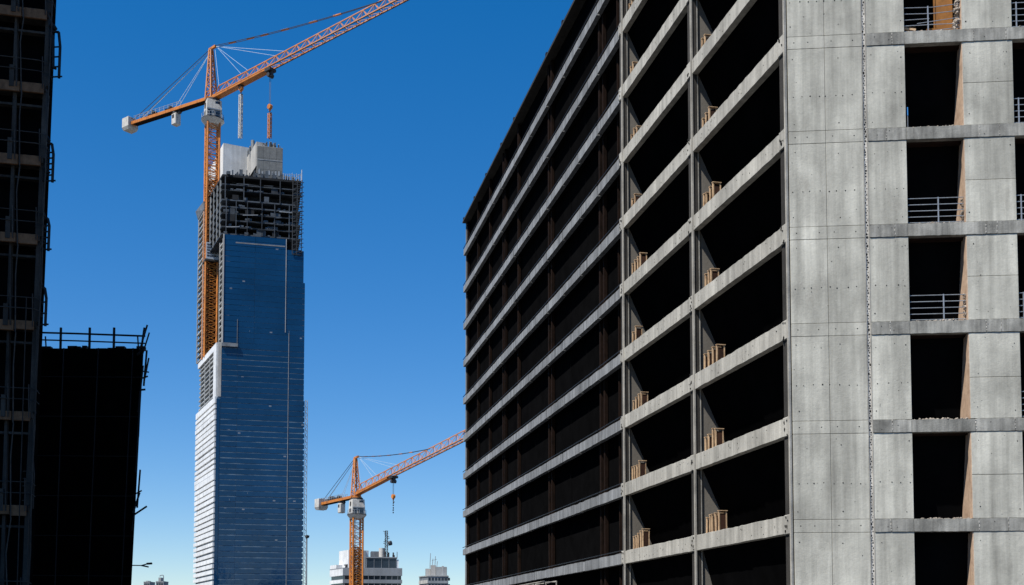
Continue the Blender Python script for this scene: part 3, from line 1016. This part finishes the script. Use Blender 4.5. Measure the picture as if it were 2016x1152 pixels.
    qb = [o0 + e * sx * cw * .62 + l * sy * cw * .7 for sx, sy in ((-1, -1), (1, -1), (1, 1), (-1, 1))]
    zc = o0.z - CAMZ
    MB().prism(qa, zc, zc + ch * .22, qb).build('counterweight_base', 'cream', root)
    cwo = MB().prism(qb, zc + ch * .221, zc + ch).build('counterweight', 'cream', root, .1 * sc)
    c0 = o0 - e * cw * .62 - l * cw * .0
    mb = MB()
    for sgn, pts in ((1, ((-.5, .62), (-.5, .48), (-.15, .44), (.1, .5), (.25, .75))),):
        mb.path([(Vector((c0.x, c0.y, 0)) - e * .06 * sc + l * a * cw + up * (CAMZ + zc + ch * b)) for a, b in pts], .45 * sc, 4)
    mb.build('painted_mark', 'dark', cwo)
    mb = MB()
    for q in range(6):
        a = Lc + rg.uniform(-.1, .7) * cw
        mb.bar(K(a, rg.uniform(-1, 1) * sc, ch * .3 / sc), K(a + rg.uniform(-1, 1) * sc, rg.uniform(-1, 1) * sc, ch * .42 / sc + rg.uniform(0, 1.2)), .5 * sc)
    mb.build('end_gear', 'dark', root)
    # hanging electric box under the counter-jib
    ub = K(Lc * .44, 0, -1.0)
    mb = MB().prism([ub + e * sx * 1.7 * sc + l * sy * 1.7 * sc for sx, sy in ((-1, -1), (1, -1), (1, 1), (-1, 1))], ub.z - CAMZ - 6.6 * sc, ub.z - CAMZ - .9 * sc)
    bx = mb.build('hanging_box', 'cream', root, .3 * sc)
    mb = MB()
    mb.bar(ub - up * .9 * sc, ub + up * .4 * sc, 2.4 * sc)
    mb.bar(ub + e * 2.4 * sc - up * .9 * sc, ub + e * 3.6 * sc - up * .2 * sc, 1.3 * sc)
    mb.build('box_hanger', 'dark', bx)
    BF = Fr((ub - l * 1.7 * sc)[:2], e[:2], l[:2])
    MB().box(BF, -1.0 * sc, .6 * sc, -.08 * sc, .3 * sc, ub.z - CAMZ - 3.4 * sc, ub.z - CAMZ - 1.6 * sc).build('hatch', 'dark', bx)
    # pendants and ropes
    mb = MB()
    for sd in (-.6, .6):
        apts = [P(1.5 * sc, sd * sc, za - .3 * sc), J(pend * .45, sd * sc, 0) * 1.0]
        a_, b_ = P(1.5 * sc, sd * sc, za - .3 * sc), J(pend, sd * .4 * sc, 4.1)
        pts = []
        for q in range(13):
            t_ = q / 12
            v = a_.lerp(b_, t_)
            v.z -= 2.2 * sc * 4 * t_ * (1 - t_) * .5
            pts.append(v)
        mb.path(pts, .3 * sc, 5)
    mb.build('jib_pendant', 'dark', root)
    for t_ in (.09, .21, .3, .43, .6, .74):
        v = P(1.5 * sc, 0, za - .3 * sc).lerp(J(pend, 0, 4.1), t_)
        w_ = P(1.5 * sc, 0, za - .3 * sc).lerp(J(pend, 0, 4.1), t_ + .045)
        v.z -= 4.4 * sc * t_ * (1 - t_); w_.z -= 4.4 * sc * (t_ + .045) * (1 - t_ - .045)
        MB().bar(v, w_, .9 * sc, .42 * sc).build('pendant_joint', 'pale_orange' if t_ > .25 else 'orange', root)
    mb = MB()
    for sd in (-1.2, 1.2):
        mb.bar(P(-1.5 * sc, sd * .4 * sc, za - .6 * sc), K(Lc * .97, sd * sc, 1.4), .34 * sc, None, 5)
    mb.build('counter_pendant', 'cable', root)
    mb = MB()
    for a, h in ((Lc * .9, 1.4), (Lc * .47, 1.6), (Lc * .42, 1.4)):
        mb.bar(P(-1 * sc, 0, za - .9 * sc), K(a, .3 * sc, h), .15 * sc, None, 4)
    for a in (jroot * .5, jroot * .62, jroot * 1.1, jroot * 1.25):
        mb.bar(P(1.8 * sc, 0, za - .5 * sc), J(a, .3 * sc, 4.1), .13 * sc, None, 4)
    mb.bar(P(1 * sc, 0, za - 2 * sc), J(4.4 * sc, 0, 4), .13 * sc, None, 4)
    mb.build('stay_rope', 'cable_pale', root)
    # trolleys, hoist ropes, hook blocks
    hooks = []
    for a, zt, small in trolleys:
        c0 = J(a, 0, -1.0)
        TFm = Fr(c0[:2], e[:2], l[:2])
        zc = c0.z - CAMZ
        s_ = .6 * sc if small else sc
        tr = MB().box(TFm, -1.9 * s_, 1.9 * s_, -1.9 * s_, 1.9 * s_, zc - .9 * s_, zc + .3 * s_)
        tr.bar(c0 + e * 1.2 * s_ - up * .5 * s_, c0 + e * 1.0 * s_ - up * 3.2 * s_, 1.1 * s_)
        tr.bar(c0 - e * 1.4 * s_ - up * .5 * s_, c0 - e * .4 * s_ - up * 2.4 * s_, 1.0 * s_)
        tr.bar(c0 - l * 1.5 * s_ - up * 2.6 * s_, c0 + l * 1.5 * s_ - up * 2.6 * s_, 2.0 * s_, None, 10)
        trl = tr.build('trolley', 'dark', root)
        bl = c0.copy()
        bl.z = zt + CAMZ
        mb = MB()
        for sd in (-.4, .4):
            mb.bar(c0 + e * sd * s_ - up * 2.5 * s_, bl + e * sd * s_ + up * 1.5 * sc, .2 * sc, None, 5)
        mb.build('hoist_rope', 'cable', root)
        hb = MB()
        hb.bar(bl - l * .7 * sc + up * .6 * sc, bl + l * .7 * sc + up * .6 * sc, 2.4 * sc, None, 10)
        hb.bar(bl + up * 1.6 * sc, bl - up * 1.3 * sc, 1.5 * sc, None, 6, .6)
        h_ = hb.build('hook_block', 'orange', root)
        MB().path([bl - up * 1.2 * sc, bl - up * 2.2 * sc, bl - up * 2.8 * sc + e * .6 * sc, bl - up * 2.4 * sc + e * 1.1 * sc], .5 * sc).build('hook', 'dark', h_)
        hooks.append(bl)
    return root, base, ma, mc, e, l, hooks


rg = random.Random(21)
c1, base1, ma1, mc1, e1, l1, hooks1 = crane(
    'large orange tower crane rising beside the glass tower, jib reaching out of the picture',
    -145.4, 530.0, 130.6, 246.0, 258.6, 259.2, 284.8, 5.6, R(26), R(-37.0), 140.0, .045, 66.0, 1.0, 221.0, 42.0,
    [(20.8, 257.0, True), (41.6, 242.0, False)], 112.0, (4.4, 6.4), .085)
# sign on the mast
M['signboard'] = plain('pale_blue_sign', (.42, .47, .53), .5, .3, 0, .15, 1)
SF = Fr((base1 - mc1 * 4.0)[:2], ma1[:2], mc1[:2])
sg = MB().box(SF, -2.9, 3.1, -.1, .2, 178.0, 186.0).build('sign_board', 'signboard', c1)
mb = MB()
for r_ in range(5):
    x = -2.5
    while x < 2.4:
        w_ = rg.uniform(.15, .5)
        mb.box(SF, x, min(2.7, x + w_), -.16, -.11, 184.6 - r_ * 1.35 + rg.uniform(-.1, .1), 185.4 - r_ * 1.35 + rg.uniform(-.15, .15))
        x += w_ + rg.uniform(.08, .22)
stuff(mb.build('lettering', 'dark', sg))
MB().box(SF, -3.4, 3.3, -.3, 7.4, 177.1, 177.9).build('collar', 'tube', c1)
# the lifted lattice pieces
for i, (hk, zl, mt, lab) in enumerate(((hooks1[0], 233.2, 'cream', 'white lattice mast piece hanging from the left hook of the large crane'),
                                       (hooks1[1], 227.6, 'pale_orange', 'orange lattice mast piece hanging from the right hook of the large crane'))):
    o = thing('hoisted_lattice', (hk.x, hk.y, zl + CAMZ), lab, 'lattice', 'lattice pieces on the crane hooks')
    top = hk.z - 2.6
    n = 3
    for j in range(n):
        a = Vector((hk.x, hk.y, zl + CAMZ + (top - zl - CAMZ) * j / n))
        b = Vector((hk.x, hk.y, zl + CAMZ + (top - zl - CAMZ) * (j + 1) / n))
        mb = MB()
        lattice(mb, a, b - Vector((0, 0, .05)), e1, l1, .62, .62, 4, .26, .17)
        mb.build('lattice_section', mt, o)

c2, base2, ma2, mc2, e2, l2, hooks2 = crane(
    'small orange tower crane in front of the white office block',
    -41.85, 300.0, -1.7, 30.6, 36.2, 37.2, 47.2, 2.7, R(24), R(-53.0), 66.0, .15, 19.6, .47, 24.5, 17.0,
    [(19.0, 34.2, False)], 36.0, (2.1, 3.1), -.01)
hk = hooks2[0]
o = thing('lifting_chain', (hk.x, hk.y, hk.z - 3.6), 'short chain dangling from the hook of the small crane', 'chain')
mb = MB()
for j in range(5):
    mb.lump((hk.x, hk.y, hk.z - 1.4 - j * .62), (.2, .2, .3), j)
mb.build('links', 'dark', o)

# ------------------------------------------------------------------ blocks on the horizon
def at(px, py, Y):
    """a point seen at picture position (px, py), at street distance Y"""
    c_, s_ = math.cos(R(3.2)), math.sin(R(3.2))
    v = (1120 - py) / 2200
    h = Y * (v * c_ + s_) / (c_ - v * s_)
    return ((px - 1008) / 2200 * (Y * c_ + h * s_), Y, h)

rg = random.Random(5)
ox, oy, _ = at(675, 1120, 350)
E1 = Fr((ox, oy), (math.cos(R(10)), math.sin(R(10))))
E2 = Fr((ox, oy), (-math.sin(R(30)), math.cos(R(30))), (math.cos(R(30)), math.sin(R(30))))
of = thing('office_block', (ox, oy, 0), 'white office block with roof plant and antenna behind the small crane', 'building')
WD = 18.6
def oz(h): return 19.6 + (h - 28.4) * .69 if h > 26 else h
M['spandrel'] = concrete('office_spandrel', (.2, .215, .23), .1, .2, .05, .1, k=.3)
MB().prism([E2.p(.3, .4, 0), E1.p(WD - .3, .3, 0), E1.p(WD - .3, 16, 0), E2.p(11, .4, 0)], GZ, oz(27.6)).build('window_core', 'dark_window', of)
z = GZ
while z < 19:
    top = z + 1.15
    if z > 17.1:
        top = oz(28.4)
    MB().box(E1, 0, WD, 0, .6, z, top).build('spandrel', 'spandrel', of)
    MB().box(E2, .02, 11.5, 0, .6, z, top).build('spandrel', 'white', of)
    z += 2.4
    if top > 18:
        break
    for q in range(10):
        MB().box(E1, .5 + q * 1.85, .62 + q * 1.85, .05, .4, top, z).build('mullion', 'spandrel', of)
MB().prism([E2.p(0, 0, 0), E1.p(WD, 0, 0), E1.p(WD, 16, 0), E2.p(11.5, 0, 0)], oz(28.41), oz(28.9)).build('roof', 'spandrel', of)
MB().box(E1, 7.5, 16.9, 2.0, 12, oz(28.91), oz(33.6)).build('penthouse', 'dark_window', of)
for q in range(5):
    MB().box(E1, 7.4 + q * 2.35, 7.55 + q * 2.35, 1.85, 2.2, oz(28.92), oz(33.5)).build('mullion', 'tower_steel', of)
MB().box(E1, 7.3, 17.2, 1.7, 12.2, oz(33.61), oz(34.1)).build('penthouse_roof', 'spandrel', of)
MB().box(E1, 17.0, 17.6, 2.0, 9, oz(28.91), oz(33.0)).build('penthouse_pier', 'white', of)
MB().box(E2, .8, 9, 2.2, 9, oz(28.91), oz(37.2)).build('plant_room', 'white', of)
MB().box(E1, 5.4, 7.2, 3.0, 9, oz(28.91), oz(37.0)).build('plant_room', 'spandrel', of)
MB().box(E1, 9.0, 13.8, 5, 10, oz(34.11), oz(37.0)).build('plant_room', 'tower_steel', of)
MB().box(E2, 6, 11.4, .1, 6, oz(28.91), oz(30.6)).build('parapet', 'white', of)
MB().bar(E1.p(12.4, 5, oz(34.1)), E1.p(12.4, 5, oz(38.5)), 1.9, None, 10).build('tank', 'cream', of)
mb = MB()
lattice(mb, E1.p(13.8, 4, oz(34.1)), E1.p(13.8, 4, oz(46.5)), E1.d, E1.n, .45, .45, 10, .14, .1, taper=.8)
for q in range(9):
    zz = oz(39.5 + q * .8)
    mb.bar(E1.p(13.8, 3.9, zz), E1.p(13.8 + rg.choice((-1, 1)) * rg.uniform(.6, 1.1), 3.9, zz + .3), .16)
ant = mb.build('antenna_mast', 'dark', of)
MB().bar(E1.p(14.6, 3.4, oz(40.6)), E1.p(15.3, 3.0, oz(40.8)), 1.5, None, 10).build('dish', 'dark', ant)
mb = MB()
for q in range(9):
    u = rg.uniform(13.5, 17)
    mb.bar(E1.p(u, 2.5, oz(34.1)), E1.p(u, 2.5, oz(34.6) + rg.uniform(.2, 1.2)), rg.uniform(.1, .4))
mb.bar(E1.p(17.1, 2.2, oz(34)), E1.p(17.1, 2.2, oz(36.6)), .15)
mb.bar(E1.p(1.0, 2.2, oz(28.9)), E1.p(1.2, 2.2, oz(30.4)), .5)
mb.bar(E1.p(0.4, 2.2, oz(30.2)), E1.p(1.9, 2.2, oz(30.5)), .3)
mb.build('roof_gear', 'dark', of)

ox, oy, _ = at(842, 1130, 520)
F1 = Fr((ox, oy), (1, .04))
F2 = Fr((ox, oy), (-math.sin(R(25)), math.cos(R(25))), (math.cos(R(25)), math.sin(R(25))))
fb = thing('apartment_block', (ox, oy, 0), 'small grey apartment block on the skyline left of the concrete frame', 'building')
WF = 9.6
MB().prism([F2.p(.1, .3, 0), F1.p(WF - .2, .3, 0), F1.p(WF - .2, 11, 0), F2.p(12, .3, 0)], GZ, 25.50).build('wall', 'tower_steel', fb)
z = GZ
while z < 24:
    MB().box(F1, 0, WF, 0, .4, z, z + 1.2).build('balcony_band', 'spandrel', fb)
    MB().box(F2, .03, 12, 0, .4, z, z + 1.6).build('balcony_band', 'tower_conc', fb)
    for q in range(7):
        MB().box(F1, .4 + q * 1.5, 1.4 + q * 1.5, .2, .5, z + 1.25, z + 2.6).build('window', 'dark_window', fb)
    z += 3.0
MB().prism([F2.p(0, 0, 0), F1.p(WF, 0, 0), F1.p(WF, 11, 0), F2.p(12, 0, 0)], 25.51, 26.00).build('roof', 'tower_slab', fb)
MB().box(F1, -1.2, 1.2, 3, 8, 26.01, 29.30).build('plant_room', 'tower_conc', fb)
MB().box(F1, 1.3, 3.6, 2, 8, 26.01, 30.90).build('plant_room', 'tower_conc', fb)
MB().box(F1, 3.7, 8.8, 2, 8, 26.01, 30.10).build('plant_room', 'tower_slab', fb)
MB().box(F1, 6.5, 7.4, 1.9, 8, 26.02, 30.50).build('plant_room', 'tower_slab', fb)
mb = MB()
for u, h in ((.9, 36.50), (2.0, 34.00), (3.2, 35.10), (4.1, 32.80)):
    mb.bar(F1.p(u, 3, 29.50), F1.p(u + .3, 3, h), .22)
mb.bar(F1.p(1.9, 3, 33.10), F1.p(4.2, 3, 33.70), .16)
mb.build('antenna', 'tower_steel', fb)

for px0, px1, py, Y, lab in ((283, 295, 1147, 620, 'tiny distant grey block low on the skyline, left of the bent lamp post'),
                             (307, 322, 1146, 640, 'tiny distant block with stepped top behind the bent lamp post')):
    a, b = at(px0, py, Y), at(px1, py, Y)
    G = Fr(a[:2], (1, 0))
    w_ = b[0] - a[0]
    g = thing('distant_block', (a[0], a[1], 0), lab, 'building', 'tiny blocks on the skyline')
    MB().box(G, 0, w_, 0, 9, GZ, a[2]).build('wall', 'tower_steel', g)
    MB().box(G, -.1, w_ + .1, -.1, 9.1, a[2] + .01, a[2] + .5).build('roof', 'tower_slab', g)
    MB().box(G, w_ * .25, w_ * .6, 1, 6, a[2] + .51, a[2] + (2.6 if px0 > 300 else 1.0)).build('plant_room', 'tower_slab', g)
    for q in range(3):
        for r_ in range(4):
            MB().box(G, w_ * (.12 + .3 * q), w_ * (.3 + .3 * q), -.06, .2, a[2] - 2 - r_ * 3, a[2] - .6 - r_ * 3).build('window', 'dark_window', g)

# ------------------------------------------------------------------ street lamps
a = at(604, 1057, 42)
o = thing('camera_pole', (a[0], a[1], 0), 'slim grey pole with a black ball head at the foot of the glass tower', 'pole')
MB().bar((a[0], a[1], 0), (a[0], a[1], a[2] + CAMZ), .075, None, 8, .7).build('pole', 'steel', o)
MB().bar((a[0], a[1], 0), (a[0], a[1], .35), .2, None, 8).build('base', 'steel', o)
bm = MB()
bm.lump((a[0] + .01, a[1], a[2] + CAMZ), (.1, .1, .085), 1)
bm.build('ball_head', 'black_steel', o)
a = at(236, 1113, 92)
b = at(279, 1116, 92)
o = thing('double_street_lamp', (a[0], a[1], 0), 'black street lamp with two heads sticking out past the black netted building', 'lamp')
zt = a[2] + CAMZ
MB().bar((a[0], a[1], 0), (a[0], a[1], zt), .14, None, 8, .7).build('pole', 'black_steel', o)
MB().path([(a[0], a[1], zt), (b[0], a[1], zt - .02)], .085).build('arm', 'black_steel', o)
MB().path([(b[0], a[1], zt - .02), (b[0] + .25, a[1], zt + .05), (b[0] + .5, a[1], zt + .13)], .1).build('lamp_neck', 'black_steel', o)
MB().bar((b[0] + .4, a[1], zt + .12), (b[0] + .85, a[1], zt + .15), .2, .16).build('lamp_head', 'black_steel', o, .03)
MB().bar((b[0] + .02, a[1] - .1, zt - .03), (b[0] + .72, a[1] - .5, zt - .17), .13, .11).build('lamp_head', 'black_steel', o, .03)
a = at(322, 1134, 140)
o = thing('bent_lamp_post', (a[0], a[1], 0), 'small pale lamp post with a curled top in front of the distant blocks', 'lamp')
zt = a[2] + CAMZ
MB().bar((a[0], a[1], 0), (a[0], a[1], zt - .1), .13, None, 8, .8).build('pole', 'steel', o)
MB().path([(a[0], a[1], zt - .1), (a[0] - .02, a[1], zt + .05), (a[0] - .15, a[1], zt + .1), (a[0] - .38, a[1], zt + .06)], .1).build('curled_arm', 'steel', o)
MB().bar((a[0] - .3, a[1], zt + .06), (a[0] - .5, a[1], zt - .03), .14, .08).build('lamp_head', 'steel', o)

# ------------------------------------------------------------------ scaffolded building at the left edge
p0 = at(80, 500, 50)
Lf = Fr(p0[:2], (-.971, -.2376), (-.2376, .971))        # u runs to the left, n into the building
cb = thing('scaffolded_building', (p0[0], p0[1], 0), 'dark unfinished building with scaffold tubes at the left picture edge', 'building')
CT = 52.0
fr0 = Lf.p(0.25, 1.0, 0)
side = Vector((-.47, .88, 0))
foot = [fr0, Lf.p(32, 1.0, 0), Lf.p(32, 1.0, 0) + side * 20, fr0 + side * 20]
tp = Lf.p(-.62, 1.0, 0)
MB().prism(foot, GZ, CT, [tp, foot[1], foot[2], tp + side * 20]).build('shade_core', 'shade_sheet', cb)  # black body paints the shade behind the open storeys
shade_wing = [Lf.p(7.5, -.5, 0), Lf.p(26, -.5, 0), Lf.p(26, -.5, 0) + Vector((0, -42, 0)), Lf.p(7.5, -.5, 0) + Vector((-14, -42, 0))]
MB().prism(shade_wing, GZ, CT + 10).build('unseen_shade_wing', 'conc_col', cb)  # wing added out of view to keep the sun off this building
LEV = [1.2, 5.66, 9.9, 14.05, 18.05, 21.7, 25.1, 28.6, 32.2, 35.8, 39.5]
M['ledge_wood'] = weathered('brown_ledge_timber', (.2, .11, .06), (.04, .026, .018), .7, 1.5, .8, .2)
M['grimy'] = concrete('grimy_concrete', (.05, .046, .042), .5, .5, .2, .25)
for i, z in enumerate(LEV):
    e0 = -.05 - .016 * (z - 15)
    z2 = LEV[i + 1] if i + 1 < len(LEV) else z + 3.6
    MB().box(Lf, e0 + .18, 9, .1, 1.3, z - .28, z).build('floor_slab', 'grimy', cb, .02)
    for a, b in ((e0 + .25, 1.03), (1.06, 2.4), (2.43, 4.2), (4.23, 6.0), (6.03, 8.3)):
        MB().box(Lf, a, b, -.06, .08, z - .46 + rg.uniform(-.04, .04), z - .02).build('edge_board', 'ledge_wood', cb, .015)
    MB().box(Lf, e0 + .14, 8.5, .3, .6, z2 - 1.0, z2 - .9).build('lintel_tube', 'grimy', cb)
    for u, w_ in ((e0 + .1, .22), (1.25, .17), (3.0, .3), (4.8, .26), (6.7, .3)):
        MB().hexa([Lf.p(u - .02, .2, z), Lf.p(u + w_, .2, z), Lf.p(u + w_, .5, z), Lf.p(u - .02, .5, z),
                   Lf.p(u + rg.uniform(-.05, .05), .2, z2 - .3), Lf.p(u + w_ * .75, .2, z2 - .3), Lf.p(u + w_ * .75, .5, z2 - .3), Lf.p(u, .5, z2 - .3)]).build('pier', 'grimy', cb)
    for h in (1.05, .55):
        MB().path([Lf.p(8.3, -.14, z + h + .02), Lf.p(.25, -.14, z + h - .03), Lf.p(e0 + .02, .05, z + h - .06), Lf.p(e0 - .01, .6, z + h - .1)], .05).build('guard_rail', 'tube', cb)
    for u in (e0 + .28, 1.18, 2.1, 4.2, 6.2):
        MB().path([Lf.p(u, -.14, z - .3), Lf.p(u + .03, -.15, z + 1.2)], .055).build('rail_post', 'tube', cb)
    MB().path([Lf.p(e0 + .03, -.1, z - .6), Lf.p(e0 - .03 + rg.uniform(-.03, .03), -.1, (z + z2) / 2), Lf.p(e0 - .05, -.1, z2 - .6)], .07).build('standard', 'tube', cb)
    MB().path([Lf.p(.95, -.2, z - .6), Lf.p(1.05 + rg.uniform(-.06, .06), -.2, (z + z2) / 2), Lf.p(.93, -.2, z2 - .6)], .06).build('standard', 'tube', cb)
    MB().box(Lf, 1.3, 1.5, -.1, .18, z - .3, z + .7).build('hung_sheet', 'grimy', cb)
MB().bar(Lf.p(.62, -.3, GZ), Lf.p(.5, -.3, 15), .05, None, 6).build('standard', 'tube', cb)

# ladder frames hung off its edge
for i, (y0, y1, px0, px1, rungs, lab) in enumerate((
        (48, 152, 99, 117, 4, 'topmost black ladder frame hung off the left scaffolded building'),
        (268, 357, 86, 104, 6, 'black ladder frame with many rungs, second from the top off the left building'),
        (415, 492, 76, 96, 5, 'black ladder frame third from the top off the left scaffolded building'),
        (552, 640, 71, 90, 3, 'black bracket frame just above the netted building, off the left scaffolded building'),
        (885, 1000, 52, 66, 6, 'thin curved ladder frame low on the left scaffolded building'))):
    a, b = at(px0, y0, 50.3), at(px1, y1, 50.3)
    o = thing('ladder_frame', (a[0], a[1], b[2] + CAMZ), lab, 'ladder', 'ladder frames off the scaffolded building')
    zt, zb_ = a[2] + CAMZ, b[2] + CAMZ
    x0, x1, y_ = a[0], b[0], a[1]
    w_ = .11 if i != 4 else .05
    mt = 'black_steel' if i != 4 else 'tube'
    MB().path([(x0, y_, zb_), (x0 + .04, y_ + .1, zt)], w_).build('stile', mt, o)
    MB().path([(x1 - .02, y_, zb_ - .05), (x1, y_, (zt + zb_) / 2 + .2), (x1 - .1, y_ + .05, zt - .35), (x0 + .06, y_ + .08, zt - .3)], w_ * 1.15).build('stile', mt, o)
    for q in range(rungs):
        zz = zb_ + (zt - zb_) * .75 * q / rungs
        MB().bar((x0 - .15, y_ + .02, zz), (x1 + (.12 if q in (0,) and i != 4 else 0), y_, zz + .03), w_ * .75, None, 6).build('rung', mt, o)
    if i != 4:
        MB().path([(x0 - .05, y_ + .08, zt - .08), (x0 + .12, y_ + .05, zt), (x0 + .25, y_ + .05, zt - .22)], w_ * 1.4).build('hook', mt, o)
        MB().bar((x0 + .12, y_ + .05, zt - .5), (x0 + .16, y_ + .04, zb_ + .5), w_ * 1.3, None, 6).build('inner_tube', mt, o)
        MB().bar((x0 + .05, y_ + .05, zb_ + .5), (x0 + .3, y_ + .05, zb_ + .42), w_, None, 6).build('clamp', mt, o)

# ------------------------------------------------------------------ black netted building behind it
DY = 75.0
tr_, tl_ = at(283, 686, DY), at(20, 672, DY)
br_ = at(254, 1150, DY)
db = thing('netted_building', (br_[0], DY, 0), 'low building wrapped in black netting with a railing along its roof', 'building')
zr = tr_[2]
dep = Vector((-7.5, 16, 0))
bot = [Vector((br_[0] - .0, DY, 0)), Vector((tl_[0] - 6, DY, 0))]
top = [Vector((tr_[0], DY, 0)), Vector((tl_[0] - 6, DY, 0))]
MB().prism([bot[0], bot[0] + dep, bot[1] + dep, bot[1]], GZ, zr, [top[0], top[0] + dep, top[1] + dep, top[1]]).build('netting', 'black_net', db)
mb = MB()
for q in range(7):
    zz = 1 + q * 2.7
    x = br_[0] + (tr_[0] - br_[0]) * (zz / zr)
    mb.bar((x + .03, DY - .06, zz + CAMZ), (tl_[0] - 6, DY - .06, zz + CAMZ + .1), .05)
for q in range(4):
    x = br_[0] - 2.2 * q - .6
    mb.bar((x, DY - .08, 0), (x + .15 * (4 - q), DY - .08, zr + CAMZ), .06)
mb.build('net_lashing', 'black_steel', db)
for px in (118, 175, 223, 277):
    a = at(px, 680, DY)
    MB().bar((a[0], DY + .1, zr + CAMZ - .1), (a[0] + (.2 if px > 270 else .0), DY + .1, zr + CAMZ + 1.45), .17 if px < 270 else .15, None, 6).build('roof_post', 'black_steel', db)
for px in (90, 272):
    a = at(px, 680, DY)
    MB().bar((a[0], DY + .1, zr + CAMZ - .1), (a[0] - .08, DY + .1, zr + CAMZ + .85), .1, None, 6).build('roof_post', 'black_steel', db)
for h, d in ((.92, .13), (.42, .1)):
    MB().path([(tl_[0], DY + .1, zr + CAMZ + h + .25), ((tl_[0] + tr_[0]) / 2, DY + .1, zr + CAMZ + h + .12), (tr_[0] + .05, DY + .1, zr + CAMZ + h - .05)], d).build('roof_rail', 'black_steel', db)
mb = MB()
for q in range(12):
    x = tl_[0] + (tr_[0] - tl_[0]) * rg.random()
    mb.box(WORLD, x, x + rg.uniform(.2, .9), DY + .2, DY + .6, zr - .05, zr + rg.uniform(.06, .28))
stuff(mb.build('roof_clutter', 'black_steel', db))
for (xa, ya, xb, yb, w_) in ((275, 690, 290, 640, .12), (280, 700, 294, 655, .1), (283, 760, 289, 690, .13), (285, 745, 293, 705, .11), (272, 812, 282, 720, .1), (268, 930, 276, 770, .12), (277, 770, 273, 860, .08),
                             (270, 1000, 276, 925, .12), (262, 1015, 289, 997, .13), (262, 1010, 275, 970, .13), (260, 1045, 264, 1005, .09), (262, 975, 279, 966, .1), (270, 700, 283, 686, .16), (281, 731, 293, 733, .1), (279, 745, 291, 741, .12), (276, 768, 286, 767, .14)):
    a, b = at(xa, ya, DY - .1), at(xb, yb, DY - .1)
    MB().bar((a[0], DY - .1, a[2] + CAMZ), (b[0], DY - .1, b[2] + CAMZ), w_, None, 6).build('side_pole', 'black_steel', db)
